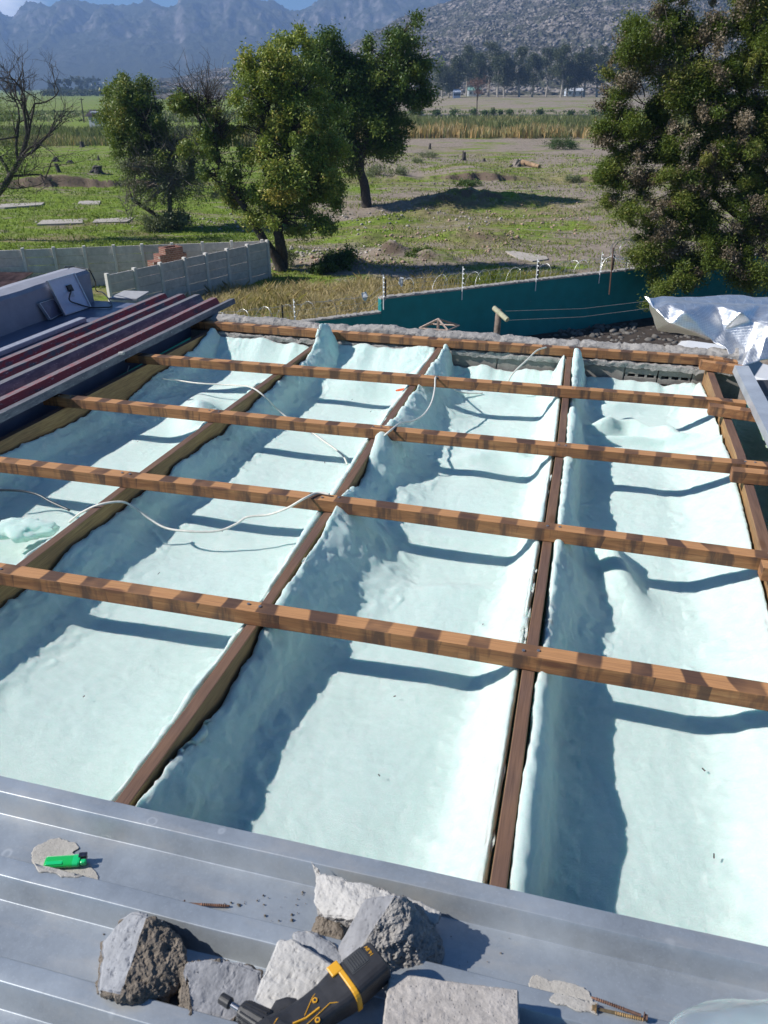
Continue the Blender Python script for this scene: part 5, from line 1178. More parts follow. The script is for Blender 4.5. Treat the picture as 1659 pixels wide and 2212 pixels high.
anch = [at(x_, y_, 30.2) for x_, y_ in ((1600,440),(1570,430),(1640,420),(1620,340),(1590,300),(1560,270),(1540,245),(1505,215),(1470,190),(1500,300),(1440,295),(1528,190),(1515,130),(1660,220),(1670,380),(1540,480),(1480,440),(1430,400),(1400,200),(1450,520),(1560,560),(1580,120),(1450,90))]+[at(1540,420,30.2), at(1480,190,30.4), at(1400,300,30), at(1500,90,30.5), at(1650,130,30.6), at(1440,190,30.2), at(1600,320,30.7), at(1600,470,30.5), at(1530,235,30.5)]
for k in range(170):
    c = Vector(C[rgl.integers(len(C))]); a_ = min(anch, key=lambda q: (q-c).length+rgl.random()*1.2)
    if (a_-c).length < 3.2: limb(mb, a_+Vector(rgl.normal(size=3))*.25, c, .022, .005, rgl, .16, 7, 4)
obj('trunk', mb, BK, t, smooth=True)

# ---------------- walls and yards on the ground
pcm = concrete('precast_concrete', (.52, .48, .445), 5, .26, .5, .01, False)
pcm2 = concrete('precast_post', (.60, .57, .53), 8, .14, .3, .01, False)
def precast(label, P0, P1, post_px, zt, zb, slabs=5, th=.05, face=1):
    d = (P1-P0); d.z = 0; L_ = d.length; d.normalize(); nrm = Vector((d.y, -d.x, 0)); 
    if nrm.y > 0: nrm = -nrm
    t = empty('precast_wall', (P0.x, P0.y, zb), label=label, cat='wall', group='precast concrete slab walls')
    xs = []
    for px, py in post_px:
        r_ = ray(px, py); # cross the wall's own vertical plane
        n2 = Vector((-d.y, d.x, 0)); tt_ = (P0-Vector((0, 0, CAMZ))).dot(n2)/r_.dot(n2); q = r_*tt_; xs.append((Vector((q.x, q.y, 0))-Vector((P0.x, P0.y, 0))).dot(d))
    xs = sorted(xs); hs = (zt-zb)/slabs
    for a_, b_ in zip(xs[:-1], xs[1:]):
        mb = MB(); 
        for k in range(slabs):
            z0 = zb+k*hs; w_ = random.uniform(-.012, .012); p0 = P0+d*a_; p1 = P0+d*b_
            c = [p0+nrm*(w_), p1+nrm*(w_+random.uniform(-.012, .012)), p1-nrm*(th), p0-nrm*(th)]
            g_ = random.uniform(.004, .02)
            mb.add([(p.x, p.y, z0) for p in c]+[(p.x, p.y, z0+hs-g_) for p in c], [(3, 2, 1, 0), (4, 5, 6, 7), (0, 1, 5, 4), (1, 2, 6, 5), (2, 3, 7, 6), (3, 0, 4, 7)])
        obj('slab_panel', mb, pcm, t, bevel=.008)
    for x in xs:
        mb = MB(); p = P0+d*x; w_ = .065; zz_ = zt+.06
        c = [p-d*w_+nrm*.075, p+d*w_+nrm*.075, p+d*w_-nrm*.09, p-d*w_-nrm*.09]
        mb.add([(q.x, q.y, zb-.3) for q in c]+[(q.x, q.y, zz_) for q in c], [(3, 2, 1, 0), (4, 5, 6, 7), (0, 1, 5, 4), (1, 2, 6, 5), (2, 3, 7, 6), (3, 0, 4, 7)])
        obj('post', mb, pcm2, t, bevel=.01)
    return t
zt = 1.72
PN0, PN1 = gnd(231,594,zt), gnd(577,521,zt)
precast('nearer precast concrete slab wall running away to the tree trunk', PN0, PN1, [(231,594),(290,582),(346,571),(398,558),(444,550),(490,539),(534,530),(577,521)], zt, -.05)
PF0, PF1 = gnd(-20,541,zt), gnd(575,520,zt)
precast('farther precast concrete slab wall meeting the nearer one at the corner', PF0, PF1, [(-20,541),(48,538),(115,536),(181,534),(245,532),(306,530),(371,527),(437,525),(500,523),(566,520)], zt, -.05)
# red brick stepped stack
bkm = NT('red_brick_courses'); v = bkm.co(); sp_ = bkm.sep(v)
cmb = bkm.n('ShaderNodeCombineXYZ'); bkm.l(bkm.math('ADD', sp_[0], sp_[1]), cmb.inputs[0]); bkm.l(sp_[2], cmb.inputs[1])
bt_ = bkm.n('ShaderNodeTexBrick'); bkm.l(cmb.outputs[0], bt_.inputs[0]); bt_.inputs['Scale'].default_value = 1; bt_.inputs['Brick Width'].default_value = .23; bt_.inputs['Row Height'].default_value = .085; bt_.inputs['Mortar Size'].default_value = .010
bt_.inputs['Color1'].default_value = (.17, .065, .045, 1); bt_.inputs['Color2'].default_value = (.27, .115, .075, 1); bt_.inputs['Mortar'].default_value = (.30, .26, .22, 1)
bkm.col(bkm.mix(bkm.mr(bkm.noise(v, 9, 4), .45, .7, 0, .6), bt_.outputs[0], (.12, .06, .045))); bkm.rough(.9); bkm.bump(bt_.outputs['Fac'], -.6, .01)
bp0 = at(333,574,35.); ang_b = math.atan2((PN1-PN0).y, (PN1-PN0).x)
mb = MB(); BMx = Matrix.Translation((bp0.x, bp0.y, 0)) @ Matrix.Rotation(ang_b-.25, 4, 'Z')
zt_b = at(360,541,35.).z
for i, (x0, x1, dz) in enumerate(((0, .32, -.50), (.321, .60, -.25), (.601, .64, -.001))): mb.box((x0, 0, 0), (x1, .62, zt_b+dz), M=BMx)
mb.box((.641, 0, 0), (.75, .62, zt_b), M=BMx); mb.box((1.33, 0, 0), (1.45, .62, zt_b), M=BMx); mb.box((.751, 0, 0), (1.329, .12, zt_b-.002), M=BMx); mb.box((.751, .5, 0), (1.329, .62, zt_b-.002), M=BMx)
mb.box((.751, .121, 0), (1.329, .499, zt_b-.35), M=BMx); mb.box((1.451, .0, 0), (1.60, .60, zt_b-.28), M=BMx)
obj('brick_chimney', mb, bkm.mat, bevel=.006, label='stepped red brick chimney stack rising behind the nearer precast wall', cat='chimney')
# low striped tin roof beyond the parapet at far left
mb = MB(); q = [gnd(-60,622,.6), gnd(60,604,.6), gnd(40,617,.55), gnd(-60,640,.5)]
a_, b_ = gnd(-60,600,.7), gnd(64,600,.7); n = 60; vs = []; fs = []
for i in range(n*2):
    t_ = i/(n*2-1); p = a_.lerp(b_, t_); z = .7+(.03 if i % 2 else -.03); vs += [(p.x, p.y+.5, z+.12), (p.x-.5, p.y-2.4, z-.25)]
mb.add(vs, [(2*i, 2*i+1, 2*i+3, 2*i+2) for i in range(n*2-1)]); 
o = obj('tin_roof', mb, simple('rusty_tin', (.26, .19, .17), .6, .1, .45, 3), label='low rusty corrugated tin roof at the left edge before the farther wall', cat='roof'); o.modifiers.new('t', 'SOLIDIFY').thickness = .01

# teal wall with razor wire and electric fence
GW0, GW1 = gnd(823,645,2.0), gnd(1400,578,2.0); gdir = (GW1-GW0); gdir.z = 0; gdir.normalize(); gn = Vector((gdir.y, -gdir.x, 0))
tm = NT('teal_wall_paint'); n1 = tm.noise(tm.co(), 2.5, 5); sp2 = tm.vor(tm.co(), 3.2)
c = tm.ramp(n1, [(.3, (.001, .16, .165)), (.7, (.002, .20, .205))]); c = tm.mix(tm.mr(sp2, .035, .06, .6, 0), c, (.12, .22, .23)); tm.col(c); tm.rough(.8); tm.bump(tm.noise(tm.co(), 40, 4), .3, .01)
t = empty('teal_wall', (GW0.x, GW0.y, -.3), label='dark teal painted boundary wall behind the open roof, razor wire along its top', cat='wall')
def wallrun(a, b, z, name):
    p0, p1 = GW0+gdir*a, GW0+gdir*b; mb = MB(); c = [p0, p1, p1-gn*.22, p0-gn*.22]
    mb.add([(q.x, q.y, -.5) for q in c]+[(q.x, q.y, z) for q in c], [(3, 2, 1, 0), (4, 5, 6, 7), (0, 1, 5, 4), (1, 2, 6, 5), (2, 3, 7, 6), (3, 0, 4, 7)]); obj('wall_face', mb, tm.mat, t)
    mb = MB(); m = int((b-a)/.08); 
    for s_ in range(m):
        x0 = a+(b-a)*s_/m; x1 = a+(b-a)*(s_+1)/m-.0; j = random.uniform(-.012, .02); q0, q1 = GW0+gdir*x0+gn*(.015+j*.5), GW0+gdir*x1+gn*(.015+j*.5); q2, q3 = GW0+gdir*x1-gn*.235, GW0+gdir*x0-gn*.235
        mb.add([(q.x, q.y, z+.001) for q in (q0, q1, q2, q3)]+[(q.x, q.y, z+.05+j) for q in (q0, q1, q2, q3)], [(3, 2, 1, 0), (4, 5, 6, 7), (0, 1, 5, 4), (1, 2, 6, 5), (2, 3, 7, 6), (3, 0, 4, 7)])
    obj('coping', mb, M['mortar'], t)
wallrun(0, 26, 1.97, 'a'); wallrun(-10, -.01, 1.52, 'b')
def on_wall(px, py, z):
    r_ = ray(px, py); n2 = Vector((-gdir.y, gdir.x, 0)); tt_ = (Vector((GW0.x, GW0.y, 0))-Vector((0, 0, CAMZ))+Vector((0, 0, CAMZ))).dot(n2)/r_.dot(n2)*1.0; q = r_*tt_; return Vector((q.x, q.y, z))
for i, (px, py, py2) in enumerate(((632,641,680),(826,605,648),(998,584,628),(1159,568,606),(1298,553,588))):
    g_ = on_wall(px+1, py, 0)+gn*.05; zb = 1.50 if px < 800 else 1.95; zt_ = zb+.80; lb = ['leftmost white electric fence post, low beyond the broken wall top', 'white electric fence post at the step of the teal wall', 'white electric fence post above the middle of the teal wall', 'white electric fence post beside a short black rod on the teal wall', 'rightmost white electric fence post near the feathery tree'][i]
    t2 = empty('fence_post', (g_.x, g_.y, zb-.3), label=lb, cat='fence post', group='electric fence posts on the teal wall')
    mb = MB(); lean = gn*(-.02); mb.tube([(g_.x, g_.y, zb-.3), (g_.x+lean.x, g_.y+lean.y, zt_)], .015, 8); obj('rod', mb, M['post_white'], t2)
    for k in range(5):
        z = zb+.12+k*.15; mb = MB(); mb.tube([(g_.x+gn.x*.02, g_.y+gn.y*.02, z), (g_.x+gn.x*.075, g_.y+gn.y*.075, z)], [.022, .018], 8); obj('insulator', mb, M['post_white'], t2)
for i, (px, lb) in enumerate(((606,'short black rod left of the leftmost fence post'),(834,'short black rod beside the step of the teal wall'),(1163,'short black rod next to the fourth white fence post'),(1323,'thin black iron rod under the tangled wire coil'))):
    g_ = on_wall(px+2, 600, 0)-gn*.1; zb = 1.5 if px < 800 else 1.95; mb = MB(); mb.box((g_.x-.025, g_.y-.02, zb), (g_.x+.025, g_.y+.02, zb+.62)); obj('iron_rod', mb, M['black_iron'], label=lb, cat='rod', group='black iron rods on the wall')
g_ = on_wall(1318, 600, 0); mb = MB(); a_, b_ = at(1302,575,g_.y-1.2), at(1297,600,g_.y-1.2); mb.tube([at(1325,535,g_.y-1.5), at(1316,636,g_.y-1.5)], .022, 6)
obj('rusty_pole', mb, M['steel_rust'], label='long thin rusty pole standing in front of the right part of the teal wall', cat='pole')
# razor wire coils
def coil(a, b, z, name, label, rad=.27, pitch=.42):
    mb = MB(); pts = []; n = int((b-a)/pitch*26)
    for i in range(n):
        x = a+(b-a)*i/n; th = i/26*2*math.pi; r_ = rad*(1+.06*math.sin(i*.11)); p = GW0+gdir*(x+math.sin(th)*.08)-gn*(.1+r_*.9*math.cos(th)); pts.append((p.x, p.y, z+rad+r_*math.sin(th)))
    mb.tube(pts, .0042, 3, cap=False)
    for i in range(0, n, 3):
        p = Vector(pts[i]); d = Vector((random.uniform(-1, 1), random.uniform(-1, 1), random.uniform(-1, 1))).normalized()*.022; mb.tube([p-d, p+d], .0045, 3, cap=False)
    pz = [GW0+gdir*(a+(b-a)*k/20)-gn*.1 for k in range(21)]; mb.tube([(p.x, p.y, z+rad*1.9+.02*math.sin(k*2)) for k, p in enumerate(pz)], .005, 3)
    obj(name, mb, M['wire'], label=label, cat='razor wire', group='razor wire coils')
coil(.9, 11.0, 1.98, 'razor_wire', 'long razor wire coil along the top of the teal wall')
coil(-6.2, -.4, 1.53, 'razor_wire', 'rusty razor wire tangle above the lower left run of the teal wall', .3, .7)
mb = MB(); cc = on_wall(1350, 537, 0); cc = at(1352,537,cc.y)
for k in range(5):
    r_ = random.uniform(.30, .42); ox, oz = random.uniform(-.25, .25), random.uniform(-.1, .1); ty_ = random.uniform(-.5, .5)
    mb.tube([(cc.x+ox+r_*math.cos(q), cc.y+ty_*math.cos(q)*.5, cc.z+oz+r_*math.sin(q)) for q in [2*math.pi*i/28 for i in range(29)]], .011, 3, cap=False)
mb.tube([(cc.x+.1, cc.y, 1.95), (cc.x+.1, cc.y, cc.z+.1)], .02, 5)
obj('razor_wire', mb, M['wire'], label='tangled bunch of razor wire loops on a rod beside the feathery tree', cat='razor wire', group='razor wire coils')
for k in range(4):
    mb = MB(); pz = [GW0+gdir*x+gn*.12 for x in np.linspace(-7, 14, 30)]; mb.tube([(p.x, p.y, (1.62 if (p-GW0).dot(gdir) < 0 else 2.07)+k*.17) for p in pz], .0035, 3)
    obj('fence_wire', mb, M['wire'], label='thin electric fence wire strung between the white posts, %s' % ['lowest', 'second lowest', 'second highest', 'highest'][k], cat='wire', group='electric fence wires')
mb = MB(); p = on_wall(870+22, 610, 0); 
# plastic scraps caught on the wire
for (px, py, lb) in ((868,607,'white plastic scrap caught on the razor wire'), (787,640,'torn grey plastic scrap in the lower wire tangle')):
    c0 = at(px, py, 26.2); bm = bmesh.new(); pts = [bm.verts.new(c0+Vector((random.uniform(-.12, .12), random.uniform(-.05, .05), random.uniform(-.2, .2)))) for _ in range(9)]
    bmesh.ops.convex_hull(bm, input=pts); bmesh.ops.subdivide_edges(bm, edges=bm.edges, cuts=2); 
    for v_ in bm.verts: v_.co += Vector((random.uniform(-.03, .03), random.uniform(-.03, .03), random.uniform(-.03, .03)))
    me = bpy.data.meshes.new('plastic_scrap'); bm.to_mesh(me); bm.free(); obj('plastic_scrap', me, simple('scrap_plastic', (.55, .56, .58), .5), label=lb, cat='plastic scrap')

shade_soil_m = simple('shade_painted_soil', (.045, .034, .028), .95, 0, .4, 3, .6, .03)  # dark soil colour paints in the shade before the teal wall
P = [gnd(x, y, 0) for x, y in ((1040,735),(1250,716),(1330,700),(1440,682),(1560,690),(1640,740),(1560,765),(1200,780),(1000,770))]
mb = MB(); mb.add([(p.x, p.y, tz(p.x, p.y)+.05) for p in P], [tuple(range(len(P)))[::-1]]); o = obj('yard_shade_patch', mb, shade_soil_m, kind='structure')
# wooden T post, steel frame, white car, rocks and slabs in the yard
pb = at(1073,722,19.5); ptp = at(1078,668,19.5)
t = empty('wooden_post', (pb.x, pb.y, pb.z-2.), label='weathered wooden pole with a tilted crosspiece in front of the teal wall', cat='post')
mb = MB(); mb.tube([(pb.x, pb.y, pb.z-2.), tuple(pb), tuple(ptp)], [.085, .082, .075], 9); obj('pole', mb, bark_mat('grey_weathered_pole', (.17, .13, .105)), t, smooth=True)
mb = MB(); mb.tube([at(1067,665,19.4), at(1096,691,19.0)], [.062, .060], 9); obj('crosspiece', mb, simple('pale_post_wood', (.40, .38, .26), .8, 0, .2, 12), t, smooth=False)
for k in range(2):
    mb = MB(); a_ = at(1092, 672+k*20, 19.2); b_ = at(1400, 650+k*16, 23); mb.tube([a_, a_.lerp(b_, .5)-Vector((0, 0, .08)), b_], .006, 3); obj('line_wire', mb, M['wire'], label='thin line wire running right from the wooden pole, %s one' % ['upper', 'lower'][k], cat='wire', group='line wires from the wooden pole')
mb = MB(); Yf = 17.0; ap = at(947,689,Yf); cs = [at(906,709,Yf+.2), at(968,714,Yf-.5), at(992,703,Yf+.5), at(930,700,Yf+1.2)]
for i, q in enumerate(cs): mb.tube([tuple(ap), tuple(q)], .022, 5); mb.tube([tuple(q), tuple(cs[(i+1) % 4])], .018, 5)
mb.tube([tuple(ap), tuple(ap-Vector((0, 0, 3.0)))], .03, 6)
obj('steel_frame', mb, simple('pale_rusty_frame', (.32, .24, .20), .6, .2, .4, 20), label='small pyramid shaped rusty steel frame just beyond the broken wall top', cat='frame')
# car: only a roof corner shows
cp = at(1535,752,24.5); carz = cp.z-1.42
t = empty('parked_car', (cp.x, cp.y, carz), label='white parked car, only its roof showing between wall top and foil', cat='car')
CM = Matrix.Translation((cp.x+.25, cp.y-.2, carz)) @ Matrix.Rotation(R(-32), 4, 'Z')
wp_ = simple('white_car_paint', (.75, .76, .78), .25, 0, .03, 2, 0); gp = simple('car_glass', (.02, .03, .035), .08, 0, .1, 2, 0)
def csec(x, hw, z0, z1, hw2): return [(x, -hw, z0), (x, hw, z0), (x, hw, (z0+z1)*.5), (x, hw2, z1), (x, -hw2, z1), (x, -hw, (z0+z1)*.5)]
obj('body', loft([csec(-2.1,.78,.35,.80,.70), csec(-2.0,.84,.25,.95,.78), csec(-.9,.86,.22,1.0,.80), csec(.9,.86,.22,1.02,.80), csec(1.9,.84,.25,.90,.74), csec(2.1,.78,.35,.75,.68)], CM), wp_, t, bevel=.04)
obj('cabin_glass', loft([csec(-1.75,.76,.98,1.0,.72), csec(-1.2,.76,.98,1.36,.62), csec(.55,.76,.98,1.38,.62), csec(1.2,.76,.98,1.0,.70)], CM), gp, t, bevel=.02)
obj('roof', loft([csec(-1.35,.60,1.33,1.36,.58), csec(-1.1,.66,1.34,1.41,.60), csec(.4,.66,1.35,1.43,.60), csec(.75,.60,1.30,1.33,.58)], CM), wp_, t, bevel=.02)
for sx_ in (-1.3, 1.35):
    for sy_ in (-.80, .80):
        wv = MB(); wv.tube([CM @ Vector((sx_, sy_-.09, .31)), CM @ Vector((sx_, sy_+.09, .31))], .31, 20); obj('wheel', wv, M['black_iron'], t)
def stones(name, label, cx, cy, sx_, sy_, n, smin, smax, mat, seed, kind='stuff', base=None):
    rg = np.random.default_rng(seed); P = []; S_ = []
    for i in range(n):
        x, y = cx+rg.normal()*sx_, cy+rg.normal()*sy_; s_ = smin+(smax-smin)*rg.random()**3; P.append((x, y, (tz(x, y) if base is None else base)+s_*.3)); S_.append(s_)
    return scatter_rocks(name, np.array(P), np.array(S_), mat, seed, .7, kind=kind, label=label, cat='stones')
sm_grey = simple('grey_stone', (.13, .12, .11), .9, 0, .3, 4); sm_pink = simple('brick_rubble_stone', (.36, .25, .19), .9, 0, .3, 3); sm_pale = simple('pale_stone', (.38, .34, .30), .9, 0, .25, 3)
c0 = gnd(1330,715,0); stones('rubble_stones', 'grey building rubble lying at the foot of the teal wall', c0.x, c0.y, 2.4, .9, 520, .04, .17, sm_grey, 2)  # grey stone colour is darkened to carry the shade at the wall foot
for i, (px, py, sx_, sy_, n, mt, lb) in enumerate(((700,548,2.2,1.2,420,sm_pale,'pale stones and rubble strewn right of the trunk'),(985,520,3.5,2,420,sm_pink,'reddish brick rubble round the low mounds'),(850,480,5,3,420,sm_pale,'pale rubble scattered over the clearing'),(1200,470,4,2.4,320,sm_pink,'orange brick crumbs on the far right ground'),(640,480,4,2,260,sm_grey,'grey stones under the middle trees'),(1050,400,9,5,260,sm_grey,'grey stones below the eroded bank'),(420,480,3.5,2,220,sm_pale,'pale stones behind the precast wall'),(770,570,2.2,.9,240,sm_pink,'brick bits on the stony patch'))):
    g_ = gnd(px, py); stones('rubble_stones', lb, g_.x, g_.y, sx_, sy_, n, .02, .13, mt, 40+i)
def slab_on_ground(px, label, seed):
    P = [G(*q) for q in px]; zc = max(p.z for p in P); mb = MB(); mb.prism([(p.x, p.y) for p in P], zc-.3, zc+.03); obj('concrete_slab', mb, concrete('old_slab', (.40, .36, .32), 3, .2, .4, .02, False), label=label, cat='slab', group='old concrete floor slabs in the grass')
slab_on_ground([(1092,545),(1110,544),(1180,556),(1184,562),(1150,566),(1120,560)], 'pale cracked concrete slab with dark holes, right of the mounds', 1)
slab_on_ground([(92,476),(178,474),(180,484),(80,488)], 'pale rectangular concrete slab in the grass behind the farther wall', 2)
slab_on_ground([(205,474),(290,470),(275,482),(200,483)], 'second pale slab, right of the rectangular one', 3)
slab_on_ground([(172,436),(218,435),(214,442),(168,442)], 'small slab farthest back in the grass at the left', 4)
slab_on_ground([(-20,450),(10,452),(90,446),(96,440),(20,440),(-20,446)], 'long pale slab strip near the bare tree', 5)

# ---------------- plants on the ground
def blades(name, P, h, w_, lean, mat, tone, seed, **kw):
    rg = np.random.default_rng(seed); n = len(P); th = rg.uniform(0, 2*np.pi, n); a = np.stack([np.cos(th), np.sin(th), th*0], 1)*(w_*rg.uniform(.6, 1.4, n))[:, None]
    ln = np.stack([rg.normal(0, lean, n), rg.normal(0, lean, n), np.zeros(n)], 1); hh = (h*rg.uniform(.5, 1.3, n)); top = P+ln*hh[:, None]+np.stack([th*0, th*0, hh], 1); mid = P+ln*hh[:, None]*.3+np.stack([th*0, th*0, hh*.6], 1)
    Q = np.stack([P-a, P+a, mid+a*.8, top, mid-a*.8], 1); me = npmesh(name, Q.reshape(-1, 3), np.arange(n*5).reshape(n, 5)); at_ = me.attributes.new('tone', 'FLOAT', 'POINT'); at_.data.foreach_set('value', np.repeat(np.clip(tone, 0, 1), 5).astype(np.float32))
    return obj(name, me, mat, **kw)
GR = leaf_mat('grass_blades', [(0, (.06, .10, .014)), (.35, (.19, .275, .034)), (.6, (.29, .27, .085)), (.85, (.46, .35, .17)), (1, (.58, .47, .27))], .3)
RD = leaf_mat('reed_blades', [(0, (.05, .075, .022)), (.35, (.14, .17, .06)), (.6, (.27, .25, .12)), (.8, (.46, .29, .12)), (1, (.55, .46, .30))], .25)
rg = np.random.default_rng(77)
# dry grass between the walls
n = 90000; X_ = rg.uniform(-8.5, 9, n); Y_ = rg.uniform(23.5, 38.5, n); dwall = (X_-GW0.x)*gn.x+(Y_-GW0.y)*gn.y
dprec = (X_-PN0.x)*(-(PN1-PN0).normalized().y)+(Y_-PN0.y)*(PN1-PN0).normalized().x
hill = 39-.05*X_+1.2*gnoise(np.stack([X_*.4, Y_*0, X_*0], 1))
ok = (dwall < -.5) & ((dprec < -.25)) & (Y_ < hill) & (Y_ < 37+.2*X_) & (rg.random(n) < np.clip(.75+.8*gnoise(np.stack([X_*.5, Y_*.5, X_*0], 1)), .1, 1)); X_, Y_ = X_[ok], Y_[ok]
tn = np.clip(.93+.2*gnoise(np.stack([X_*.3, Y_*.3, X_*0+4], 1))+rg.normal(0, .12, len(X_))-.45*sstep(X_+.4*(Y_-30), 3.5, 7), 0, 1)
hgt = .44+.2*np.clip(gnoise(np.stack([X_*.6, Y_*.6, X_*0+9], 1)), -.5, 1)
blades('dry_grass', np.stack([X_, Y_, terrain(X_, Y_)-.03], 1), hgt, .012, .45, GR, tn, 1, label='tall dry straw coloured grass between the precast and teal walls', cat='dry grass', kind='stuff')
# tufty grass over the clearing
n = 190000; Y_ = 36*np.exp(rg.random(n)**1.1*math.log(118/36.)); X_ = rg.uniform(-1.25, 1, n)*(Y_*.56+3)
den = fbm(np.stack([X_*.35, Y_*.7, X_*0], 1), .5, 3); ok = (rg.random(n) < np.clip(.45+1.5*den+np.where(X_ < -6, .25, -.05), .05, 1))
Pg = np.stack([X_, Y_, Y_*0], 1)
ok &= ~(((X_-PN0.x)*(-(PN1-PN0).normalized().y)+(Y_-PN0.y)*(PN1-PN0).normalized().x > -.3) & (Y_ < PF0.y+.4)) ; X_, Y_ = X_[ok], Y_[ok]
tn = .30+.28*fbm(np.stack([X_, Y_, X_*0+5], 1), .16, 3)+np.where(X_ > -6, .14, -.03)+rg.normal(0, .10, len(X_))
blades('grass', np.stack([X_, Y_, terrain(X_, Y_)-.02], 1), .07+.09*np.clip(fbm(np.stack([X_, Y_, X_*0+2], 1), .5, 2)+.3, 0, 1.2)+Y_*.0009, .010+Y_*.00030, .6, GR, tn, 2, label='short grass and herbs covering the clearing', cat='grass', kind='stuff')
# reed beds
n = 115000; X_ = rg.uniform(-1, 1, n); Y_ = rg.uniform(130, 215, n); X_ = X_*(Y_*.6+5)
front = 150+7*gnoise(np.stack([X_*.03, X_*0, X_*0], 1))+4*gnoise(np.stack([X_*.15, X_*0, X_*0], 1)); front = np.where(X_ < -20, front-18, front)
ok = (Y_ > front) & ~((X_ < -30) & (Y_ > 178)) & (rg.random(n) < np.clip(1.3+2*gnoise(np.stack([X_*.04, Y_*.08, X_*0+7], 1)), 0, 1)); X_, Y_, front = X_[ok], Y_[ok], front[ok]
tn = np.where(Y_ < front+14, .70, .42)+.22*gnoise(np.stack([X_*.05, Y_*.1, X_*0+1], 1))+rg.normal(0, .12, len(X_)); tn = np.where(X_ < -15, tn-.16, tn)
blades('reed_bed', np.stack([X_, Y_, X_*0-.1], 1), np.where(X_ < -25, 1.35, 1.9)*(1+.45*gnoise(np.stack([X_*.12, Y_*.1, X_*0], 1))), .10, .16, RD, tn, 3, label='wide bed of tan and green reeds across the valley floor', cat='reeds', kind='stuff')
# riverside strip, low weeds between the reeds and the far bank
n = 26000; X_ = rg.uniform(-1, 1, n); Y_ = rg.uniform(225, 330, n); X_ = X_*Y_*.55; ok = rg.random(n) < np.clip(.5+1.6*gnoise(np.stack([X_*.03, Y_*.1, X_*0+3], 1)), .05, 1); ok &= ~((Y_ > 284) & (Y_ < 306) & (X_ > -8)); X_, Y_ = X_[ok], Y_[ok]
blades('riverside_weeds', np.stack([X_, Y_, terrain(X_, Y_)-.05], 1), .8, .22, .4, RD, .35+.25*gnoise(np.stack([X_*.05, Y_*.1, X_*0+1], 1))+rg.normal(0, .1, len(X_)), 4, label='low riverside weeds behind the reeds', cat='weeds', kind='stuff')

def shrub(name, label, base, rx, h, n, size, mat, seed, tone=.4, group=None, stem=True, cat='shrub'):
    rg = np.random.default_rng(seed); k = max(5, int(14*rx)); d = rg.normal(size=(k, 3)); d /= np.linalg.norm(d, axis=1)[:, None]; C = np.array(base)+d*rg.random((k, 1))**.4*np.array([rx, rx, h*.5])*.75+np.array([0, 0, h*.5])
    Rr = np.full(k, min(rx, h)*.38); t = empty(name, base, label=label, cat=cat, group=group)
    leafobj('foliage', [leaves(C, Rr, n, size, seed, np.clip(tone+rg.normal(0, .15, k), 0, 1), .1)], mat, t)
    if stem:
        mb = MB()
        for i in range(4): limb(mb, base, C[rg.integers(k)], .03+.01*h, .01, rg, .1, 5, 5)
        obj('stem', mb, BK, t)
    return t
# shrubs near the rubble
for i, (px, py, rx, h, n, tone, lb) in enumerate(((735,578,1.1,.8,5000,.25,'dark green low bush in the tree shade right of the trunk'),(700,590,.8,.5,2500,.2,'small dark bush below the trunk shade'),(380,496,1.3,1.2,4500,.55,'leafy green undergrowth at the foot of the dead leaning stem'),(330,500,1.0,.9,3000,.5,'pale green undergrowth left of the dead leaning stem'),
    (1205,322,2.6,1.7,3500,.22,'long dark shrub standing before the tan reeds'),(1235,322,1.6,1.2,1800,.3,'rounder dark shrub beside the long one'),(905,560,.9,.55,1800,.35,'low weedy bush on the stony mound'),(1008,402,2,.6,1500,.35,'low bush on the eroded bank'),(620,575,.5,.9,1200,.45,'thin bush at the base of the forked trunk'),(862,385,1.5,1.0,1500,.55,'pale tussock left of the eroded bank'),(812,378,1.2,.9,1200,.6,'yellowish tussock below the dark tree'),(795,388,.9,.7,900,.4,'small green tussock beside the yellowish one'),(925,340,1.6,.8,1200,.6,'tan tussock before the reeds'),(900,352,1.2,.6,900,.7,'flat dry tussock left of the upright stump'),(1240,395,1.3,.8,1200,.45,'grey green bush at the right end of the bank'))):
    shrub('shrub', lb, G(px, py), rx, h, n, .05+rx*.012, LVG if tone > .35 else LV3, 100+i, tone, 'shrubs in the clearing')
# far riverside bushes
for i, x in enumerate((881,893,925,955,992,1012,1026,1042,1058,1113,1168,1208,1222,1236)):
    g_ = gnd(x, 237); shrub('riverside_bush', 'small dark riverside bush behind the reeds, %s of its row' % ORD[i], (g_.x, 298+random.uniform(-2, 2), -.4), random.uniform(1.0, 1.9), random.uniform(1.3, 2.3), 300, .3, LV3, 200+i, .3, 'row of riverside bushes', False, 'bush')
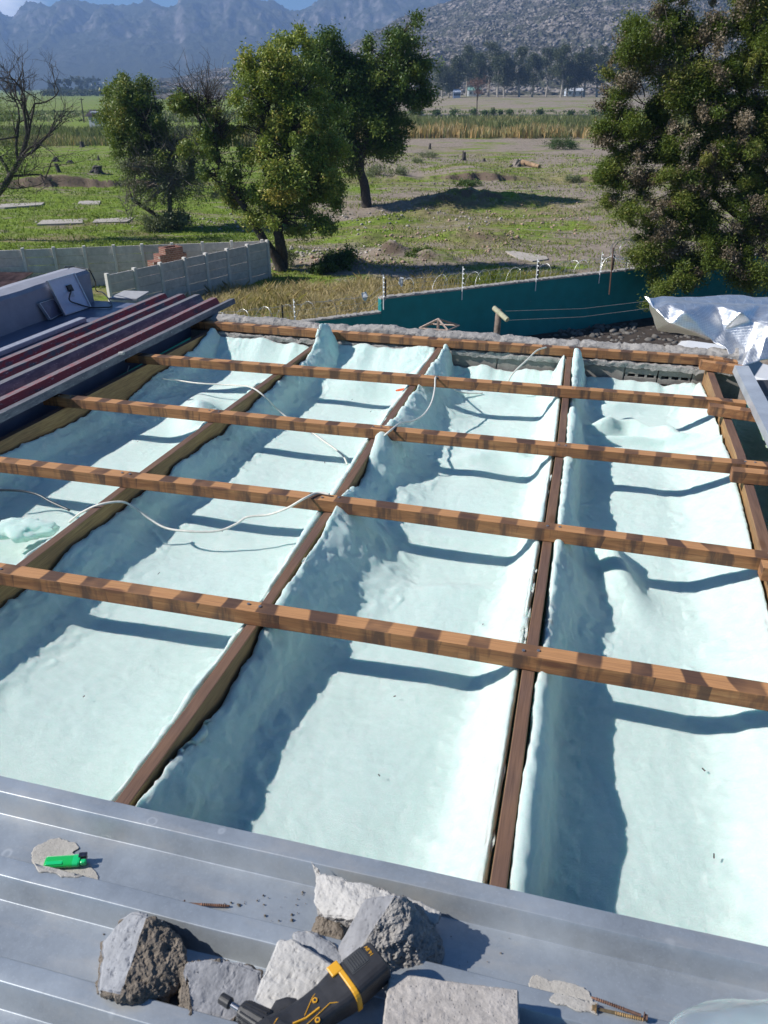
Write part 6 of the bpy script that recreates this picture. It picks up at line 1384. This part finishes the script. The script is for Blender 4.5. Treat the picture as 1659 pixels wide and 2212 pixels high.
# distant gum trees
GU = leaf_mat('gum_leaves', [(0, (.020, .032, .014)), (.45, (.048, .066, .028)), (.8, (.11, .12, .065)), (1, (.17, .16, .10))], .15)
gums = [(955,140,200,26,.45),(985,120,200,24,.4),(1008,95,199,30,.35),(1055,82,199,36,.35),(1032,110,199,26,.3),(1090,110,199,28,.35),(1122,100,199,32,.45),(1150,112,199,28,.4),(1180,98,199,34,.35),(1212,95,199,32,.5),(1240,110,199,26,.4),(1262,100,200,30,.3),(1290,95,200,34,.35),(1320,105,200,30,.35),(970,150,200,18,.5),(1075,125,199,20,.35),(1225,135,199,24,.55),(1350,110,200,34,.4)]
for i, (x, yt, yb, wpx, tn) in enumerate(gums):
    Yg = 560+random.uniform(-35, 35); b0 = at(x, yb, Yg); top = at(x, yt, Yg); hgt_ = top.z-2.6; b0.z = 2.6; rg = np.random.default_rng(300+i); w_ = wpx*Yg/F
    t = empty('gum_tree', b0, label='grey green gum tree in the far row, %s' % rank(x, [g_[0] for g_ in gums]), cat='tree', group='row of far gum trees')
    k = 34; u_ = rg.random(k)**.8; ang_ = rg.uniform(0, 6.28, k); rr_ = w_*.62*rg.random(k)**.5*np.sin(np.clip(u_*.85+.15, 0, 1)*np.pi)**.5
    C = np.stack([b0.x+rr_*np.cos(ang_), Yg+rr_*np.sin(ang_), 2.6+hgt_*(.30+.66*u_)], 1)
    leafobj('crown', [leaves(C, rg.uniform(1.3, 2.8, k), 6500, .42, 300+i, np.clip(tn+rg.normal(0, .15, k), 0, 1), .5)], GU, t)
    mb = MB(); mb.tube([(b0.x, Yg, 2), (b0.x+rg.normal()*.4, Yg, 2+hgt_*.35), (b0.x+rg.normal()*1.2, Yg, 2+hgt_*.8)], [.7, .5, .15], 6)
    for q in range(5): limb(mb, (b0.x, Yg, 2+hgt_*(.25+.1*q)), C[rg.integers(k)], .3, .08, rg, .1, 5, 4)
    obj('trunk', mb, simple('pale_gum_bark', (.34, .31, .27), .9, 0, .3, 1) if i == 0 else bpy.data.materials['pale_gum_bark'], t)
# small trees on the left horizon
for i, (x, yt, yb, wpx, Yg) in enumerate(((128,168,187,12,1150),(148,169,187,11,1150),(170,162,187,15,1200),(188,160,186,14,1400),(200,160,184,10,1500),(212,166,184,8,1500),(110,172,187,8,1200),(40,176,189,14,1000),(20,172,190,12,1000),(350,176,189,12,1200),(500,165,186,8,1500))):
    b0 = at(x, yb, Yg); b0.z = -.5; top = at(x, yt, Yg); h_ = top.z; w_ = wpx*Yg/F; rg = np.random.default_rng(400+i); k = 20
    C = np.stack([b0.x+rg.normal(0, w_*.32, k), Yg+rg.normal(0, w_*.3, k), h_*rg.uniform(.25, .9, k)], 1)
    t = empty('distant_tree', b0, label='small dark tree on the horizon under the mountain, %s of them' % rank(x, (128,148,170,188,200,212,110,40,20,350,500)), cat='tree', group='trees on the left horizon')
    leafobj('crown', [leaves(C, np.full(k, w_*.18), 1600, 1.0, 400+i, np.full(k, .3), .3)], GU, t); mb = MB(); mb.tube([(b0.x, Yg, -1), (b0.x, Yg, h_*.5)], [.9, .5], 5); obj('trunk', mb, BK, t)
# hedgerows far left
for i, (x0, x1, y, Yg, h_) in enumerate(((90,480,191,900,5.5),(460,560,184,1900,7))):
    n = 9000; a_, b_ = at(x0, y, Yg), at(x1, y, Yg); rg = np.random.default_rng(500+i); P = np.stack([rg.uniform(a_.x, b_.x, n), Yg+rg.normal(0, 4, n), h_*rg.random(n)**.7], 1); 
    leafobj('windbreak_hedge', [leaves(P, np.full(n, 1.2), n, .9, 500+i, np.full(n, .25), 0)], GU, label='long dark windbreak hedge across the far fields, %s' % ('nearer and longer' if i == 0 else 'short and beneath the greenhouse'), cat='hedge')
# little red brown tree
b0 = G(1031,238); b0 = at(1031,206,430.); b0.z = 2.4; rg = np.random.default_rng(9); k = 26
t = empty('bare_brown_tree', b0, label='small reddish brown nearly leafless tree before the gum trees', cat='tree')
C = np.stack([b0.x+rg.normal(0, 2.0, k), 430+rg.normal(0, 2, k), b0.z+rg.uniform(3, 10, k)], 1); leafobj('crown', [leaves(C, np.full(k, 1.2), 1500, .22, 9, np.full(k, .2), 0)], leaf_mat('russet_leaves', [(0, (.16, .08, .06)), (1, (.24, .13, .10))], .1), t)
mb = MB(); mb.tube([(b0.x, 430, 2), (b0.x+.2, 430, 5.5)], [.35, .25], 6)
for q in range(26): limb(mb, (b0.x+.2, 430, 4.5+rg.random()*2), C[q], .16, .04, rg, .1, 5, 4)
obj('trunk', mb, simple('russet_bark', (.17, .10, .08), .9), t)
# poles
for (x, yt, yb, Yg, lb, r_) in ((1031,200,240,215,'thin dark pole standing behind the reeds at centre right', .14),(175,211,250,225,'leaning wooden utility pole beside the corrugated shed roof', .16),(1257,192,215,500,'far pole at the right end of the gum trees', .25)):
    a_ = at(x+(4 if x < 200 else 0), yb, Yg); b_ = at(x, yt, Yg); a_.z = -.5; mb = MB(); mb.tube([tuple(a_), tuple(b_)], [r_, r_*.7], 6)
    if x < 200: mb.tube([b_+Vector((-.6, 0, -.4)), b_+Vector((.6, 0, -.4))], .06, 5)
    obj('utility_pole', mb, BK, label=lb, cat='pole', group='utility poles')
# shed with corrugated roof in the reeds
Ys = 196.; t = empty('shed', at(214,262,Ys), label='low white shed with a grey corrugated roof among the reeds at left', cat='shed')
c = [at(184,251,Ys), at(245,252,Ys-1), at(252,238,Ys+7), at(195,237,Ys+7)]; n = 36; vs = []
for i in range(n*2): t_ = i/(n*2-1); p = c[0].lerp(c[1], t_); q = c[3].lerp(c[2], t_); dz = .10 if i % 2 else -.10; vs += [(p.x, p.y, p.z+dz), (q.x, q.y, q.z+dz)]
mb = MB(); mb.add(vs, [(2*i, 2*i+2, 2*i+3, 2*i+1) for i in range(n*2-1)]); o = obj('roof', mb, simple('shed_roof', (.27, .23, .22), .7, 0, .35, .5), t); o.modifiers.new('t', 'SOLIDIFY').thickness = .04
mb = MB(); mb.add([(p.x+dx, p.y+dy, z) for z in (-.4, c[0].z-.15) for p, dx, dy in ((c[0], .5, .4), (c[1], -.5, .4), (c[2], -.5, -.4), (c[3], .5, -.4))], [(3, 2, 1, 0), (4, 5, 6, 7), (0, 1, 5, 4), (1, 2, 6, 5), (2, 3, 7, 6), (3, 0, 4, 7)]); obj('wall', mb, simple('shed_wall', (.42, .44, .48), .8), t)
mb = MB(); p = c[3].lerp(c[0], .55); mb.box((p.x+.8, p.y-.6, p.z+.08), (p.x+2.4, p.y+1.8, p.z+.35)); obj('roof_window', mb, simple('clear_sheet', (.7, .72, .75), .4), t)
# far buildings
def farhouse(x0, x1, yt, yb, Yg, wall_c, roof_c, label, depth=12, z0=0., roof=True):
    a_, b_ = at(x0, yt, Yg), at(x1, yt, Yg); t = empty('far_building', ((a_.x+b_.x)/2, Yg, z0), label=label, cat='building'); h_ = max(a_.z-z0, 2.2)
    mb = MB(); mb.box((a_.x, Yg, z0-1), (b_.x, Yg+depth, z0+h_*.65)); obj('wall', mb, simple('far_wall', wall_c, .8, 0, .05), t)
    xm = Yg+depth/2; mb = MB(); z1 = z0+h_*.65; mb.add([(a_.x-.4, Yg-.4, z1+.01), (b_.x+.4, Yg-.4, z1+.01), (b_.x+.4, Yg+depth+.4, z1+.01), (a_.x-.4, Yg+depth+.4, z1+.01), (a_.x+.2, xm, z0+h_), (b_.x-.2, xm, z0+h_)], [(0, 1, 5, 4), (2, 3, 4, 5), (1, 2, 5), (3, 0, 4), (3, 2, 1, 0)]); obj('roof', mb, simple('far_roof', roof_c, .7, 0, .1), t)
    for k in range(3):
        xx = a_.x+(b_.x-a_.x)*(.2+.3*k); mb = MB(); mb.box((xx-.5, Yg-.05, z0+h_*.2), (xx+.5, Yg-.004, z0+h_*.5)); obj('window', mb, gp, t)
farhouse(458,556,184,190,1500,(.72,.74,.76),(.78,.80,.82),'long white greenhouse like building on the far plain, behind the middle trees',30)
farhouse(196,222,178,186,1500,(.62,.52,.42),(.6,.6,.62),'small pale farmhouse among the trees on the left horizon',12)
farhouse(980,995,193,204,545,(.30,.36,.50),(.45,.50,.60),'small blue grey shed between the gum trunks',6,2.6)
farhouse(1012,1040,188,200,600,(.62,.64,.66),(.16,.30,.26),'white farm building with a green roof behind the gum trees',9,2.6)
farhouse(1225,1262,190,201,610,(.45,.50,.58),(.5,.52,.56),'long low grey building behind the right gum trees',8,2.6)
# tree stumps and logs
for i, (px, py, h_, r_, lean, lb) in enumerate(((133,382,2.0,.35,-.3,'tall leaning burnt stump, left of its shorter neighbour'),(144,386,1.3,.35,-.25,'shorter burnt stump leaning beside the tall one'),(210,374,1.2,.9,.2,'wide ragged stump on the grass at left'),(120,349,.9,.6,.1,'ragged dark stump farther back at left'),(152,352,.6,.5,0,'low dark stump between the ragged ones'),(178,318,1.4,.6,0,'dark stump at the edge of the left reeds'),(213,345,.9,.2,0,'thin short stump by the half bare tree'),
    (1002,347,2.0,.45,0,'upright cylindrical dark stump standing alone in the clearing'),(928,322,1.4,.3,.1,'small pointed stump before the tan reeds'),(1115,360,1.5,.9,.1,'pale jagged stump with spreading roots beside the fallen log'),(1045,349,.7,.3,.1,'tiny pale stump in the middle distance'))):
    b0 = G(px, py); h_ *= .55; r_ *= .55; t = empty('tree_stump', b0, label=lb, cat='stump', group='tree stumps left in the clearing'); n = 12; rg = np.random.default_rng(600+i); secs = []
    for z, k in ((-.1, 1.6), (.12, 1.15), (.5, .95), (.85, .9), (1, .85)):
        secs.append([(b0.x+lean*z*h_+r_*k*math.cos(2*math.pi*q/n)*rg.uniform(.8, 1.15), b0.y+r_*k*math.sin(2*math.pi*q/n)*rg.uniform(.8, 1.15), b0.z+h_*z*(rg.uniform(.72, 1.1) if z == 1 else 1)) for q in range(n)])
    obj('trunk', loft(secs), bark_mat('burnt_bark', (.055, .048, .044)) if i == 0 else (bark_mat('pale_dead_wood', (.24, .20, .17)) if i == 9 else bpy.data.materials['burnt_bark']), t)
    mb = MB()
    for q in range(4): a_ = rg.uniform(0, 6.28); mb.tube([(b0.x+r_*.8*math.cos(a_), b0.y+r_*.8*math.sin(a_), b0.z+.2), (b0.x+r_*2.2*math.cos(a_), b0.y+r_*2.2*math.sin(a_), b0.z-.05)], [r_*.25, r_*.08], 5)
    obj('root', mb, bpy.data.materials['burnt_bark'], t)
a_, b_ = G(1128,356), G(1165,364); rg = np.random.default_rng(1); mb = MB(); mb.tube([tuple(a_+Vector((0, 0, .3))), tuple(a_.lerp(b_, .5)+Vector((0, 0, .25))), tuple(b_+Vector((0, 0, .2)))], [.28, .25, .2], 9)
obj('fallen_log', mb, simple('sawn_log', (.26, .17, .10), .9, 0, .5, 3, .8, .05), label='fallen sawn log lying beside the pale jagged stump', cat='log')
mb = MB(); a_ = at(286,432,YT); 
bm = bmesh.new(); c0 = at(287,430,b_.y*0+53.5); 
for k in range(7): bm.verts.new(c0+Vector((random.uniform(-.12, .12), random.uniform(-.1, .1), random.uniform(-.12, .12))))
bmesh.ops.convex_hull(bm, input=bm.verts); me = bpy.data.meshes.new('blue_bag'); bm.to_mesh(me); bm.free(); obj('blue_bag', me, simple('blue_plastic', (.03, .25, .5), .4), label='scrap of blue plastic caught on the tip of the dead leaning stem', cat='plastic bag')

# ---------------- valley air
hz = bpy.data.materials.new('valley_haze'); hz.use_nodes = True; t_ = hz.node_tree; t_.nodes.clear(); o_ = t_.nodes.new('ShaderNodeOutputMaterial'); pv_ = t_.nodes.new('ShaderNodeVolumePrincipled')
pv_.inputs['Color'].default_value = (.36, .57, 1., 1); pv_.inputs['Density'].default_value = 2.2e-4; pv_.inputs['Anisotropy'].default_value = .1; t_.links.new(pv_.outputs[0], o_.inputs['Volume'])
mb = MB(); mb.box((-26000, -500, -8), (26000, 30000, 585)); obj('haze', mb, hz, kind='stuff', label='pale blue valley haze', cat='haze')
